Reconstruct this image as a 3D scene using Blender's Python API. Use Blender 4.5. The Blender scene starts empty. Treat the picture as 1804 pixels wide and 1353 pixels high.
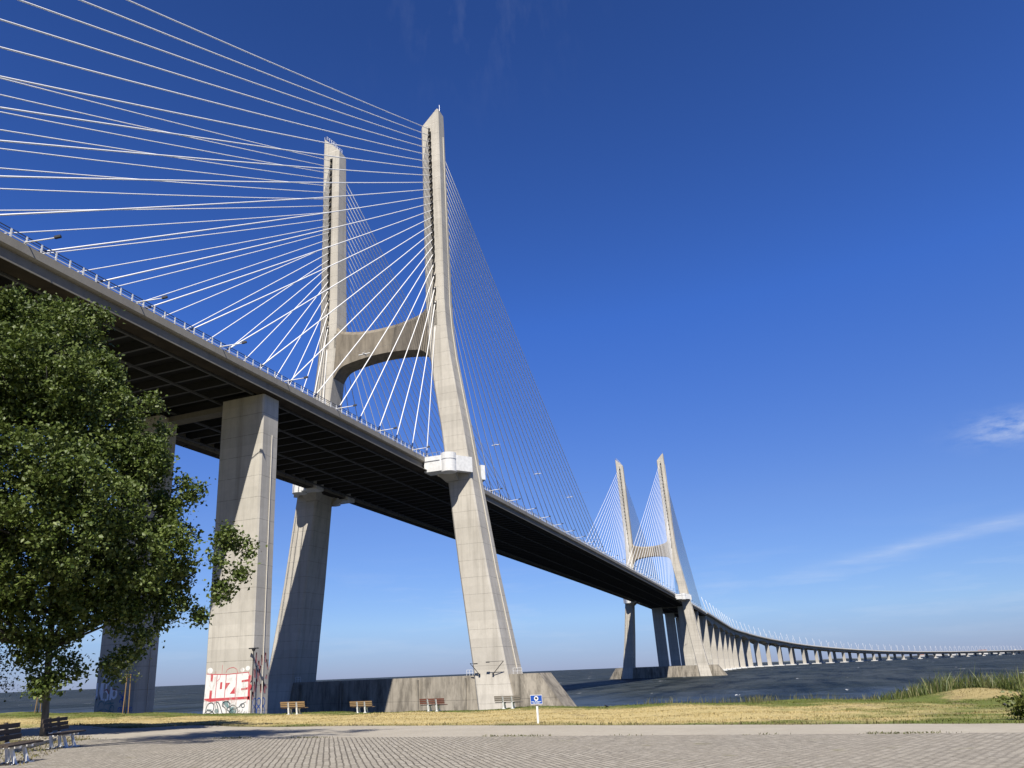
import bpy, bmesh, math, random
import numpy as np
from mathutils import Vector, Matrix

random.seed(7)
rng = np.random.default_rng(7)
S = bpy.context.scene
COL = S.collection
R = math.radians

# ------------------------------------------------------------------ camera
PW, PH = 1804.0, 1353.0
CAM = Vector((-154.737, -79.668, 7.391))
YAW, PITCH, ROLL, FPX = 0.394, 0.342, -0.040, 1341.56
CX, CY = 783.0, 710.7                      # optical centre (the photo is a crop)
fw = Vector((math.cos(PITCH)*math.cos(YAW), math.cos(PITCH)*math.sin(YAW), math.sin(PITCH)))
r0 = fw.cross(Vector((0, 0, 1))).normalized()
u0 = r0.cross(fw)
rt = math.cos(ROLL)*r0 + math.sin(ROLL)*u0
up = -math.sin(ROLL)*r0 + math.cos(ROLL)*u0
cd = bpy.data.cameras.new('camera')
cam = bpy.data.objects.new('camera', cd)
COL.objects.link(cam)
S.camera = cam
m = Matrix((rt, up, -fw)).transposed().to_4x4()
m.translation = CAM
cam.matrix_world = m
cd.sensor_fit = 'HORIZONTAL'
cd.sensor_width = 36.0
cd.lens = 36.0*FPX/PW
cd.shift_x = (PW/2-CX)/PW
cd.shift_y = (CY-PH/2)/PW
cd.clip_start = 0.5
cd.clip_end = 60000

# ------------------------------------------------------------------ light
SUN_AZ, SUN_EL = R(19.5), R(51.3)          # azimuth the light travels towards, elevation
tosun = Vector((-math.cos(SUN_AZ)*math.cos(SUN_EL), -math.sin(SUN_AZ)*math.cos(SUN_EL), math.sin(SUN_EL)))
ld = bpy.data.lights.new('sun', 'SUN')
ld.energy = 5.0
ld.angle = R(0.53)
ld.color = (1.0, 0.945, 0.86)
sun = bpy.data.objects.new('sun', ld)
COL.objects.link(sun)
sun.rotation_euler = tosun.to_track_quat('Z', 'Y').to_euler()
sun.location = (-200, -120, 200)

W = bpy.data.worlds.new('World')
S.world = W
W.use_nodes = True
wt = W.node_tree
for n in list(wt.nodes):
    wt.nodes.remove(n)
def wn(t, **k):
    n = wt.nodes.new(t)
    for a, b in k.items():
        setattr(n, a, b)
    return n
def wmath(op, a, b=None, c=None):
    n = wn('ShaderNodeMath', operation=op)
    for i, v in enumerate((a, b, c)):
        if v is None: continue
        if isinstance(v, (int, float)): n.inputs[i].default_value = v
        else: wt.links.new(v, n.inputs[i])
    return n.outputs[0]
out = wn('ShaderNodeOutputWorld')
bg = wn('ShaderNodeBackground')
sky = wn('ShaderNodeTexSky', sky_type='NISHITA')
sky.sun_disc = False
sky.sun_elevation = SUN_EL
sky.sun_rotation = math.atan2(tosun.x, tosun.y)
sky.altitude = 0
sky.air_density = 1.0
sky.dust_density = 0.0
sky.ozone_density = 5.0
bg.inputs['Strength'].default_value = 0.06
# thin cirrus laid into the sky by direction
tc = wn('ShaderNodeTexCoord')
sx = wn('ShaderNodeSeparateXYZ')
wt.links.new(tc.outputs['Generated'], sx.inputs[0])
az = wmath('MULTIPLY', wmath('ARCTAN2', sx.outputs[1], sx.outputs[0]), 57.2958)
el = wmath('MULTIPLY', wmath('ARCSINE', sx.outputs[2]), 57.2958)
def wnoise(sa, se, sc, det=6, off=0.0):
    cx = wn('ShaderNodeCombineXYZ')
    wt.links.new(wmath('MULTIPLY', az, sa), cx.inputs[0])
    wt.links.new(wmath('ADD', wmath('MULTIPLY', el, se), off), cx.inputs[1])
    n = wn('ShaderNodeTexNoise')
    n.inputs['Scale'].default_value = sc
    n.inputs['Detail'].default_value = det
    n.inputs['Roughness'].default_value = 0.62
    wt.links.new(cx.outputs[0], n.inputs['Vector'])
    return n.outputs[0]
def gauss(x, c, w):
    d = wmath('DIVIDE', wmath('SUBTRACT', x, c), w)
    return wmath('EXPONENT', wmath('MULTIPLY', wmath('MULTIPLY', d, d), -1.0))
def ramp01(x, a, b):
    n = wn('ShaderNodeMapRange', clamp=True)
    wt.links.new(x, n.inputs[0])
    n.inputs[1].default_value = a; n.inputs[2].default_value = b
    return n.outputs[0]
n1 = wnoise(0.55, 1.5, 1.0)
n2 = wnoise(0.12, 0.9, 1.0, 7, 11.0)
n3 = wnoise(0.35, 0.18, 1.0, 6, 31.0)
c1 = wmath('MULTIPLY', wmath('MULTIPLY', gauss(el, 12.9, 0.8), gauss(az, -15.2, 2.3)), ramp01(n1, 0.38, 0.72))
streak_el = wmath('ADD', wmath('MULTIPLY', wmath('ADD', az, 1.0), -0.145), 5.6)
c2 = wmath('MULTIPLY', gauss(wmath('SUBTRACT', el, streak_el), 0.0, 0.38), ramp01(n2, 0.30, 0.68))
c2 = wmath('MULTIPLY', wmath('MULTIPLY', c2, ramp01(az, 0.5, -9.0)), 0.42)
c3 = wmath('MULTIPLY', wmath('MULTIPLY', ramp01(n2, 0.5, 0.8), gauss(el, 4.0, 3.0)), 0.22)
c4 = wmath('MULTIPLY', wmath('MULTIPLY', ramp01(n3, 0.52, 0.80), gauss(el, 47.0, 5.0)), 0.05)
c4 = wmath('MULTIPLY', c4, gauss(az, 18.0, 9.0))
cl = wmath('MINIMUM', wmath('ADD', wmath('ADD', wmath('MULTIPLY', c1, 0.6), c2), wmath('ADD', c3, c4)), 0.8)
# clear, polarised-looking Atlantic sky: less yellow near the horizon, deeper blue half way up
rampn = wn('ShaderNodeValToRGB')
wt.links.new(sx.outputs[2], rampn.inputs[0])
re = rampn.color_ramp.elements
stops = [(0.0, (.40,.51,1.00)), (.06, (.70,.84,1.23)), (.19, (.76,.90,1.36)), (.42, (.56,.94,1.80)), (.72, (.42,.69,1.29)), (1.0, (.36,.6,1.1))]
re[0].position = 0; re[0].color = tuple(x*.5 for x in stops[0][1])+(1,)
re[1].position = 1; re[1].color = tuple(x*.5 for x in stops[-1][1])+(1,)
for p_, c_ in stops[1:-1]:
    e_ = re.new(p_); e_.color = tuple(x*.5 for x in c_)+(1,)
tint = wn('ShaderNodeVectorMath', operation='MULTIPLY'); wt.links.new(sky.outputs[0], tint.inputs[0]); wt.links.new(rampn.outputs[0], tint.inputs[1])
dbl = wn('ShaderNodeVectorMath', operation='SCALE'); wt.links.new(tint.outputs[0], dbl.inputs[0]); # the half of the sky behind the viewer is a little dimmer than a hazy model sky would be
wt.links.new(wmath('ADD', wmath('MULTIPLY', ramp01(sx.outputs[0], -0.9, 0.4), 0.9), 1.1), dbl.inputs['Scale'])
mixc = wn('ShaderNodeMixRGB')
wt.links.new(cl, mixc.inputs[0])
wt.links.new(dbl.outputs[0], mixc.inputs[1])
mixc.inputs[2].default_value = (8.6, 9.3, 10.5, 1)
wt.links.new(mixc.outputs[0], bg.inputs['Color'])
wt.links.new(bg.outputs[0], out.inputs['Surface'])

S.view_settings.view_transform = 'Standard'
S.view_settings.look = 'None'
S.view_settings.exposure = 0.55
S.view_settings.gamma = 1.0
S.view_settings.use_curve_mapping = False

# ------------------------------------------------------------------ helpers
def ray(u, v):
    d = fw + rt*((u-CX)/FPX) - up*((v-CY)/FPX)
    return d.normalized()

class MB:
    """collects shapes into one mesh"""
    def __init__(s): s.v = []; s.f = []
    def add(s, vs, fs):
        o = len(s.v)
        s.v += [tuple(p) for p in vs]
        s.f += [tuple(i+o for i in f) for f in fs]
    def box(s, x0, x1, y0, y1, z0, z1):
        s.add([(x0,y0,z0),(x1,y0,z0),(x1,y1,z0),(x0,y1,z0),(x0,y0,z1),(x1,y0,z1),(x1,y1,z1),(x0,y1,z1)],
              [(0,3,2,1),(4,5,6,7),(0,1,5,4),(1,2,6,5),(2,3,7,6),(3,0,4,7)])
    def loft(s, rings, cap0=True, cap1=True):
        n = len(rings[0]); o = len(s.v)
        for r in rings: s.v += [tuple(p) for p in r]
        for k in range(len(rings)-1):
            for i in range(n):
                j = (i+1) % n
                s.f.append((o+k*n+i, o+k*n+j, o+(k+1)*n+j, o+(k+1)*n+i))
        if cap0: s.f.append(tuple(o+i for i in reversed(range(n))))
        if cap1: s.f.append(tuple(o+(len(rings)-1)*n+i for i in range(n)))
    def prism(s, poly, z0, z1):
        s.loft([[(x, y, z0) for x, y in poly], [(x, y, z1) for x, y in poly]])
    def tube(s, pts, rad, n=6, caps=True):
        pts = [Vector(p) for p in pts]
        rads = rad if isinstance(rad, (list, tuple)) else [rad]*len(pts)
        rings = []
        for i, p in enumerate(pts):
            t = (pts[min(i+1, len(pts)-1)] - pts[max(i-1, 0)]).normalized()
            a = t.cross(Vector((0, 0, 1)))
            if a.length < 1e-3: a = t.cross(Vector((1, 0, 0)))
            a.normalize(); b = a.cross(t)
            rings.append([p + rads[i]*(math.cos(2*math.pi*k/n)*a + math.sin(2*math.pi*k/n)*b) for k in range(n)])
        s.loft(rings, caps, caps)
    def cyl(s, x, y, z0, z1, r, n=16):
        s.loft([[(x+r*math.cos(2*math.pi*k/n), y+r*math.sin(2*math.pi*k/n), z) for k in range(n)] for z in (z0, z1)])
    def bar(s, a, b, w, h):
        """box beam from a to b, w across, h in the other direction"""
        a = Vector(a); b = Vector(b); t = (b-a).normalized()
        sd = t.cross(Vector((0, 0, 1)))
        if sd.length < 1e-3: sd = Vector((0, 1, 0))
        sd.normalize(); q = sd.cross(t)
        ring = lambda p: [p - sd*w/2 - q*h/2, p + sd*w/2 - q*h/2, p + sd*w/2 + q*h/2, p - sd*w/2 + q*h/2]
        s.loft([ring(a), ring(b)])
    def build(s, name, mat, parent=None, smooth=False, fix=True):
        me = bpy.data.meshes.new(name)
        me.from_pydata(s.v, [], s.f)
        if fix:
            bm = bmesh.new(); bm.from_mesh(me)
            bmesh.ops.recalc_face_normals(bm, faces=bm.faces[:])
            bm.to_mesh(me); bm.free()
        me.materials.append(mat)
        if smooth:
            me.polygons.foreach_set('use_smooth', [True]*len(me.polygons))
        me.update()
        o = bpy.data.objects.new(name, me)
        COL.objects.link(o)
        if parent is not None: o.parent = parent
        return o

def raw_mesh(name, verts, faces_n, k, mat, parent=None):
    """fast mesh from numpy: verts (N,3), faces index array (M,k)"""
    me = bpy.data.meshes.new(name)
    me.vertices.add(len(verts)); me.vertices.foreach_set('co', np.asarray(verts, np.float32).ravel())
    M = len(faces_n)
    me.loops.add(M*k); me.loops.foreach_set('vertex_index', np.asarray(faces_n, np.int32).ravel())
    me.polygons.add(M); me.polygons.foreach_set('loop_start', np.arange(0, M*k, k, dtype=np.int32))
    me.update(calc_edges=True); me.validate()
    me.materials.append(mat)
    o = bpy.data.objects.new(name, me); COL.objects.link(o)
    if parent is not None: o.parent = parent
    return o

def tag(o, label=None, cat=None, group=None, kind=None):
    if label: o['label'] = label
    if cat: o['category'] = cat
    if group: o['group'] = group
    if kind: o['kind'] = kind
    return o
def empty(name, loc=(0, 0, 0), rz=0.0):
    o = bpy.data.objects.new(name, None)
    COL.objects.link(o); o.location = loc; o.rotation_euler = (0, 0, rz)
    o.empty_display_size = 0.5
    return o
def kids(o): return [c for c in bpy.data.objects if c.parent is o]
def copy_tree(o, parent=None):
    c = o.copy(); COL.objects.link(c); c.parent = parent
    for ch in kids(o): copy_tree(ch, c)
    return c
ORD = ['first','second','third','fourth','fifth','sixth','seventh','eighth','ninth','tenth','eleventh','twelfth',
       'thirteenth','fourteenth','fifteenth','sixteenth','seventeenth','eighteenth','nineteenth']
TENS = {20:'twent',30:'thirt',40:'fort',50:'fift',60:'sixt',70:'sevent',80:'eight'}
def ordinal(n):
    if n <= 19: return ORD[n-1]
    t, u = n//10*10, n % 10
    return TENS[t]+'ieth' if u == 0 else TENS[t]+'y-'+ORD[u-1]

# ------------------------------------------------------------------ materials
class NT:
    def __init__(s, name):
        s.m = bpy.data.materials.new(name); s.m.use_nodes = True
        s.t = s.m.node_tree; s.b = s.t.nodes['Principled BSDF']
        s.out = s.t.nodes['Material Output']
        s.co = s.t.nodes.new('ShaderNodeTexCoord').outputs['Object']
    def n(s, t, **k):
        n = s.t.nodes.new(t)
        for a, b in k.items(): setattr(n, a, b)
        return n
    def L(s, a, b): s.t.links.new(a, b)
    def set(s, inp, v):
        if hasattr(v, 'is_linked'): s.L(v, inp)
        else: inp.default_value = v
    def mp(s, scale=(1,1,1), rot=(0,0,0), loc=(0,0,0), vec=None):
        n = s.n('ShaderNodeMapping'); s.L(vec or s.co, n.inputs[0])
        n.inputs['Scale'].default_value = scale; n.inputs['Rotation'].default_value = rot; n.inputs['Location'].default_value = loc
        return n.outputs[0]
    def noise(s, sc, det=4, rough=.55, vec=None, dist=0.0):
        n = s.n('ShaderNodeTexNoise'); s.L(vec or s.co, n.inputs['Vector'])
        n.inputs['Scale'].default_value = sc; n.inputs['Detail'].default_value = det
        n.inputs['Roughness'].default_value = rough; n.inputs['Distortion'].default_value = dist
        return n.outputs[0]
    def math(s, op, a, b=None, c=None):
        n = s.n('ShaderNodeMath', operation=op)
        for i, v in enumerate((a, b, c)):
            if v is not None: s.set(n.inputs[i], v)
        return n.outputs[0]
    def mr(s, x, a, b, c=0.0, d=1.0, smooth=False):
        n = s.n('ShaderNodeMapRange', clamp=True)
        if smooth: n.interpolation_type = 'SMOOTHSTEP'
        s.L(x, n.inputs[0])
        for i, v in enumerate((a, b, c, d)): n.inputs[i+1].default_value = v
        return n.outputs[0]
    def mix(s, f, a, b, blend='MIX'):
        n = s.n('ShaderNodeMixRGB', blend_type=blend)
        s.set(n.inputs[0], f)
        s.set(n.inputs[1], a if hasattr(a, 'is_linked') else (*a, 1)); s.set(n.inputs[2], b if hasattr(b, 'is_linked') else (*b, 1))
        return n.outputs[0]
    def sep(s, vec=None):
        n = s.n('ShaderNodeSeparateXYZ'); s.L(vec or s.co, n.inputs[0]); return n.outputs
    def bump(s, h, strength=.3, dist=.05):
        n = s.n('ShaderNodeBump'); s.L(h, n.inputs['Height'])
        n.inputs['Strength'].default_value = strength; n.inputs['Distance'].default_value = dist
        s.L(n.outputs[0], s.b.inputs['Normal'])
    def color(s, c, rough=.8, spec=.3, metal=0.0):
        s.set(s.b.inputs['Base Color'], c if hasattr(c, 'is_linked') else (*c, 1))
        s.set(s.b.inputs['Roughness'], rough)
        s.b.inputs['Specular IOR Level'].default_value = spec
        s.b.inputs['Metallic'].default_value = metal
        return s.m

def concrete(name, light, dark, joint=4.1, stain=.5, joff=0.0, streak=.35, jw=.035, stain_col=(.10,.085,.065)):
    k = NT(name)
    z = k.sep()[2]
    big = k.noise(.09, 5, .6)
    mid = k.noise(.9, 6, .65)
    st = k.noise(1.0, 5, .65, k.mp((.9, .9, .035)))
    fine = k.noise(14, 3, .6)
    c = k.mix(k.mr(big, .3, .7), light, dark)
    c = k.mix(k.math('MULTIPLY', k.mr(mid, .35, .75), .35), c, [x*.72 for x in dark])
    c = k.mix(k.math('MULTIPLY', k.mr(st, .48, .78), streak), c, stain_col)
    # each pour a slightly different grey
    lift = k.math('FLOOR', k.math('DIVIDE', k.math('ADD', z, joff), joint))
    wnz = k.n('ShaderNodeTexWhiteNoise', noise_dimensions='1D'); k.L(lift, wnz.inputs['W'])
    c = k.mix(k.math('MULTIPLY', wnz.outputs['Value'], .26), c, [x*.55 for x in dark])
    fr = k.math('MODULO', k.math('ADD', k.math('ADD', z, joff), 400*joint), joint)
    ln = k.math('LESS_THAN', k.math('ABSOLUTE', k.math('SUBTRACT', fr, joint/2)), jw)
    c = k.mix(k.math('MULTIPLY', ln, k.mr(mid, .25, .7, .2, .75)), c, (.10, .09, .078))
    c = k.mix(k.mr(fine, .3, .7, 0, .12), c, (.2, .18, .15))
    if stain > 0:
        st2 = k.noise(.55, 6, .7, k.mp((1, 1, .22)))
        c = k.mix(k.math('MULTIPLY', k.mr(st2, .45, .68), stain), c, stain_col)
    k.bump(k.math('ADD', k.math('MULTIPLY', mid, .6), k.math('MULTIPLY', ln, -.8)), .35, .06)
    return k.color(c, .88, .2)

M = {}
M['leg'] = concrete('pylon_concrete', (.585,.545,.470), (.50,.465,.395), 3.5, .0, 0, .42)
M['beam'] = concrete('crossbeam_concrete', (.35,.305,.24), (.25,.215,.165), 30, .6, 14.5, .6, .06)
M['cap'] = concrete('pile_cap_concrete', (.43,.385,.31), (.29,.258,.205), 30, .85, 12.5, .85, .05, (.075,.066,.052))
M['pier'] = concrete('pier_concrete', (.60,.565,.49), (.51,.478,.41), 3.2, .12, 1.0, .42)
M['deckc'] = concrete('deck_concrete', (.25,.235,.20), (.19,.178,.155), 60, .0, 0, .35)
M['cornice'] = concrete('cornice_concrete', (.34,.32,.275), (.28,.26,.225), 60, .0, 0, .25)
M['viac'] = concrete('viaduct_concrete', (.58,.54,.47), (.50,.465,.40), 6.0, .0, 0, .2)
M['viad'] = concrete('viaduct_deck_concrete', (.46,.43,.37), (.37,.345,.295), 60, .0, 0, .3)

def plain(name, col, rough=.5, spec=.4, metal=0.0, var=.12, sc=6):
    k = NT(name)
    c = k.mix(k.mr(k.noise(sc, 5), .3, .7, 0, 1), col, [x*(1-var*2) for x in col])
    return k.color(c, rough, spec, metal)
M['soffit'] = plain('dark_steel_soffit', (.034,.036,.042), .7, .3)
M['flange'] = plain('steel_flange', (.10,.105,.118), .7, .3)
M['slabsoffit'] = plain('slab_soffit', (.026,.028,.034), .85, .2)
M['white'] = plain('white_paint', (.78,.78,.76), .45, .4, 0, .05)
M['panelwhite'] = plain('white_panel_cladding', (.74,.74,.72), .5, .35, 0, .10, 1.5)
M['stay'] = plain('white_stay_sheath', (.88,.87,.84), .4, .4, 0, .03)
M['sleeve'] = plain('dark_blue_sleeve', (.012,.03,.10), .45, .4)
M['darkmetal'] = plain('dark_metal', (.03,.03,.032), .5, .4)
M['railblue'] = plain('dark_rail', (.05,.06,.09), .5, .4)
M['galv'] = plain('galvanised_steel', (.45,.46,.47), .45, .5, .6)
M['girder_shade'] = plain('girder_underside_shade', (.060,.050,.040), .9, .15, 0, .25, .4)  # shade beneath the edge girders, put into the colour as dark brown
M['asphalt'] = plain('asphalt', (.05,.05,.05), .9, .2, 0, .2, 3)
M['pipe'] = plain('pale_pipe', (.60,.56,.48), .6, .3)

# ------------------------------------------------------------------ terrain
def sstep(a, b, x):
    t = np.clip((x-a)/(b-a), 0, 1); return t*t*(3-2*t)
def terrain(x, y):
    x = np.asarray(x, float); y = np.asarray(y, float)
    base = 5.77 - .02*(np.maximum(x, -152)+138)
    base = base + .50*sstep(-36, -10, y)*np.exp(-((x+97)/8.5)**2) - .16*np.exp(-((y+52)/12.0)**2)*sstep(-112,-100,x)
    base = base + .50*np.exp(-((x+103.0)/3.2)**2-((y+88.6)/2.6)**2)
    wob = .06*np.sin(x*.9+y*.37)+.05*np.sin(y*.73-x*.21+1.3)
    base = base + wob*sstep(-127, -119, x)
    edge = -98.0 + 1.0*np.sin(y*.19)+.6*np.sin(y*.53+1)
    t = sstep(0, 11, x-edge)
    z = base*(1-t) + (0.9)*t
    return z - 3.0*sstep(-45, -25, x)
def gpt(u, v, lift=0.0):
    """point of the ground seen at photo pixel (u, v)"""
    d = ray(u, v); lo = None
    s = 3.0
    while s < 400:
        p = CAM + d*s
        if p.z < float(terrain(p.x, p.y)) :
            a, b = s-.25, s
            for _ in range(24):
                c = (a+b)/2; q = CAM + d*c
                if q.z < float(terrain(q.x, q.y)): b = c
                else: a = c
            p = CAM + d*b
            return Vector((p.x, p.y, float(terrain(p.x, p.y))+lift))
        s += .25
    return CAM + d*60

PSLOPE, PICPT = 0.0, -129.5
def ground_material():
    k = NT('grass_ground')
    o = k.sep(); x, y = o[0], o[1]
    big = k.noise(.16, 4, .6); mid = k.noise(.9, 5, .65); fine = k.noise(9, 4, .7); mm = k.noise(.35, 4, .6)
    straw = k.mix(k.mr(fine, .3, .7), (.50,.405,.195), (.36,.285,.13))
    green = k.mix(k.mr(fine, .3, .7), (.150,.172,.042), (.075,.100,.026))
    # greener by the water, along the path and towards the reeds
    edge = k.math('SUBTRACT', x, k.math('ADD', k.math('MULTIPLY', y, PSLOPE), PICPT))
    g = k.math('ADD', k.mr(x, -110, -101.5, 0, .85), k.mr(edge, 3.2, .4, 0, .6))
    g = k.math('ADD', g, k.mr(y, -75, -88, 0, .75))
    g = k.math('ADD', g, k.mr(x, -132.5, -137, 0, .1))
    g = k.math('ADD', g, k.math('MULTIPLY', k.math('SUBTRACT', mm, .5), 1.5))
    g = k.math('ADD', g, k.math('MULTIPLY', k.math('SUBTRACT', mid, .5), 1.1))
    c = k.mix(k.mr(g, .25, .75), straw, green)
    # the dry bald knoll near the reeds
    kn = k.math('ADD', k.math('POWER', k.math('DIVIDE', k.math('ADD', x, 104.5), 3.4), 2.0), k.math('POWER', k.math('DIVIDE', k.math('ADD', y, 88.6), 2.4), 2.0))
    c = k.mix(k.mr(k.math('ADD', kn, k.math('MULTIPLY', k.math('SUBTRACT', mid, .5), 2.4)), .9, .35, 0, .85), c, (.37,.29,.14))
    # bare earth in places
    c = k.mix(k.mr(k.noise(.5, 5, .7), .56, .70, 0, .75), c, (.20,.155,.095))
    c = k.mix(k.math('MULTIPLY', k.mr(edge, .55, .05), k.mr(mid, .35, .6, .3, .9)), c, (.15,.12,.08))
    c = k.mix(k.mr(k.noise(2.6, 5, .7), .50, .72, 0, .55), c, (.13,.115,.05))
    # shore below the crest: stone and mud
    c = k.mix(k.mr(o[2], 4.2, 3.4), c, (.13,.12,.10))
    k.bump(fine, .6, .08)
    return k.color(c, .95, .1)
_pe = [gpt(*q) for q in ((20,1281),(300,1281),(500,1280),(700,1277.5),(950,1276.5),(1200,1277),(1500,1278),(1804,1275.5))]
_pf = np.polyfit([q.y for q in _pe], [q.x for q in _pe], 1)
PSLOPE, PICPT = float(_pf[0]), float(_pf[1])
M['ground'] = ground_material()

# ground sheet (fine near the camera, coarse behind)
gx = np.concatenate([np.arange(-420, -160, 20), np.arange(-160, -86, .75), np.arange(-86, -14, 4)])
gy = np.concatenate([np.arange(-520, -130, 20), np.arange(-130, 12, 1.0), np.arange(12, 520, 20)])
XX, YY = np.meshgrid(gx, gy, indexing='ij')
ZZ = terrain(XX, YY)
V = np.stack([XX, YY, ZZ], -1).reshape(-1, 3)
ny = len(gy); I, J = np.meshgrid(np.arange(len(gx)-1), np.arange(ny-1), indexing='ij')
a_ = (I*ny+J).ravel()
F = np.stack([a_, a_+ny, a_+ny+1, a_+1], 1)
ground = raw_mesh('ground', V, F, 4, M['ground'])
ground.data.polygons.foreach_set('use_smooth', [True]*len(F))
tag(ground, kind='structure')

def sheet(name, poly, lift, mat, step=.8):
    """a sheet that follows the ground inside a convex plan polygon given as two border polylines of equal length"""
    A, B = poly
    n = 24; vs = []; fs = []
    def samp(P, t):
        k = t*(len(P)-1); i = min(int(k), len(P)-2); f = k-i
        return (P[i][0]*(1-f)+P[i+1][0]*f, P[i][1]*(1-f)+P[i+1][1]*f)
    m_ = 240
    for i in range(m_+1):
        a = samp(A, i/m_); b = samp(B, i/m_)
        for j in range(n+1):
            x = a[0]+(b[0]-a[0])*j/n; y = a[1]+(b[1]-a[1])*j/n
            vs.append((x, y, float(terrain(x, y))+lift))
    for i in range(m_):
        for j in range(n):
            q = i*(n+1)+j; fs.append((q, q+1, q+n+2, q+n+1))
    mb = MB(); mb.v = vs; mb.f = fs
    o = mb.build(name, mat, fix=False, smooth=True)
    # make sure it faces up
    me = o.data
    if me.polygons[0].normal.z < 0: me.flip_normals()
    return o

k = NT('path_concrete')
c = k.mix(k.mr(k.noise(.5, 5, .6), .3, .7), (.41,.372,.30), (.34,.306,.245))
c = k.mix(k.mr(k.noise(5, 5, .7), .45, .75, 0, .5), c, (.24,.215,.18))
c = k.mix(k.mr(k.noise(40, 2, .7), .3, .7, 0, .35), c, (.20,.18,.15))
k.bump(k.noise(30, 3), .3, .01)
M['path'] = k.color(c, .92, .15)

k = NT('granite_setts')
wob = k.n('ShaderNodeTexNoise'); k.L(k.co, wob.inputs['Vector']); wob.inputs['Scale'].default_value = 1.5; wob.inputs['Detail'].default_value = 6; wob.inputs['Roughness'].default_value = .68
vadd = k.n('ShaderNodeVectorMath', operation='MULTIPLY_ADD')
k.L(wob.outputs['Color'], vadd.inputs[0]); vadd.inputs[1].default_value = (.13, .11, 0); k.L(k.mp((1,1,1), (0,0,-R(31.5))), vadd.inputs[2])
br = k.n('ShaderNodeTexBrick'); k.L(vadd.outputs[0], br.inputs['Vector'])
br.offset = .45; br.inputs['Scale'].default_value = 1.0
br.inputs['Brick Width'].default_value = .215; br.inputs['Row Height'].default_value = .132
br.inputs['Mortar Size'].default_value = .015; br.inputs['Mortar Smooth'].default_value = .25; br.inputs['Bias'].default_value = 0.0
br.inputs['Color1'].default_value = (.415,.380,.315,1); br.inputs['Color2'].default_value = (.27,.245,.20,1)
br.inputs['Mortar'].default_value = (.085,.073,.056,1)
c = k.mix(k.mr(k.noise(.35, 5, .6), .3, .7, 0, .5), br.outputs['Color'], (.29,.258,.205))
c = k.mix(k.mr(k.noise(3.2, 5, .7), .52, .75, 0, .65), c, (.17,.15,.122))
c = k.mix(k.math('MULTIPLY', k.mr(k.noise(9, 4, .7), .52, .66, 0, .9), k.mr(br.outputs['Fac'], .05, .6, .25, 1)), c, (.055,.048,.035))
c = k.mix(k.math('MULTIPLY', k.mr(k.noise(1.1, 5, .7), .62, .70), .55), c, (.16,.15,.06))
bh = k.math('ADD', k.math('MULTIPLY', br.outputs['Fac'], -1.0), k.math('MULTIPLY', k.noise(14, 4, .7), .8))
k.bump(bh, .9, .03)
M['setts'] = k.color(c, .9, .2)

pe = [(-40,1281),(180,1280),(300,1281),(500,1280),(700,1277.5),(950,1276.5),(1200,1277),(1500,1278),(1700,1276),(1804,1275.5)]
ce = [(60,1312),(180,1304),(300,1300),(440,1297.5),(600,1296),(800,1294),(950,1292.5),(1200,1295),(1500,1297),(1700,1296),(1804,1293)]
def line_pts(px): return [tuple(gpt(*p)[:2]) for p in px]
PE = line_pts(pe); CE = line_pts(ce)
pfit = np.polyfit([p[1] for p in PE], [p[0] for p in PE], 1)
cfit = np.polyfit([p[1] for p in CE], [p[0] for p in CE], 1)
def px_at(y): return np.polyval(pfit, y) + .10*np.sin(y*.35)+.07*np.sin(y*1.3+1)+.05*np.sin(y*3.1)
def cx_at(y): return np.polyval(cfit, y) + .04*np.sin(y*.5)
ys = [-170 + i*(170-10)/240 for i in range(241)]
PB = [(float(px_at(y)), y) for y in ys]; CB = [(float(cx_at(y)), y) for y in ys]
cxm = float(cx_at(-60)); pxm = float(px_at(-70))
path = tag(sheet('path', (PB, CB), .004, M['path']), kind='structure')
# paved ground: from the path edge back past the camera, left side bounded by the dirt strip with the benches
bl = [gpt(150, 1306), gpt(110, 1330), gpt(40, 1353)]
sl = (bl[2].y-bl[0].y)/(bl[2].x-bl[0].x)
yl = bl[0].y + sl*(cxm-bl[0].x)
A = [(float(cx_at(-170)), -170), (float(cx_at(-115)), -115), (float(cx_at(yl)), yl)]
B = [(-215, -170), (-215, -115), (-215, yl + sl*(-215-cxm)*.35)]
paved = tag(sheet('paved_ground', (A, B), .008, M['setts']), kind='structure')

# ------------------------------------------------------------------ water and far shore
k = NT('estuary_water')
o = k.sep()
vec = k.mp((1, .55, 1), (0, 0, R(-25)))
w1 = k.noise(.30, 4, .6, vec); w2 = k.noise(.055, 3, .6, vec); w3 = k.noise(1.6, 3, .6, vec)
h = k.math('ADD', k.math('ADD', k.math('MULTIPLY', w1, 1.0), k.math('MULTIPLY', w2, 1.6)), k.math('MULTIPLY', w3, .25))
k.bump(h, 1.0, 1.6)
band = k.noise(.0045, 6, .65, k.mp((.6, 1, 1), (0, 0, R(-15))))
streak = k.noise(.013, 8, .72, k.mp((.8, 1.3, 1), (0, 0, R(-15))))
chop = k.noise(.045, 6, .75, k.mp((.22, 1.6, 1), (0, 0, R(-15))))
c = k.mix(k.mr(band, .38, .62), (.034,.040,.034), (.022,.029,.030))
c = k.mix(k.mr(streak, .42, .60, 0, .85), c, (.056,.064,.066))
c = k.mix(k.mr(chop, .46, .62, 0, .9), c, (.005,.009,.013))
near = k.math('MULTIPLY', k.mr(o[0], 120, -20), k.mr(streak, .40, .56))
c = k.mix(k.math('MULTIPLY', near, .75), c, (.045,.080,.155))
cap_n = k.noise(.16, 4, .6, k.mp((.10, 1.0, 1), (0, 0, R(-15))))
c = k.mix(k.math('MULTIPLY', k.mr(cap_n, .685, .71), k.mr(streak, .42, .5)), c, (.85,.85,.83))
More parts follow.
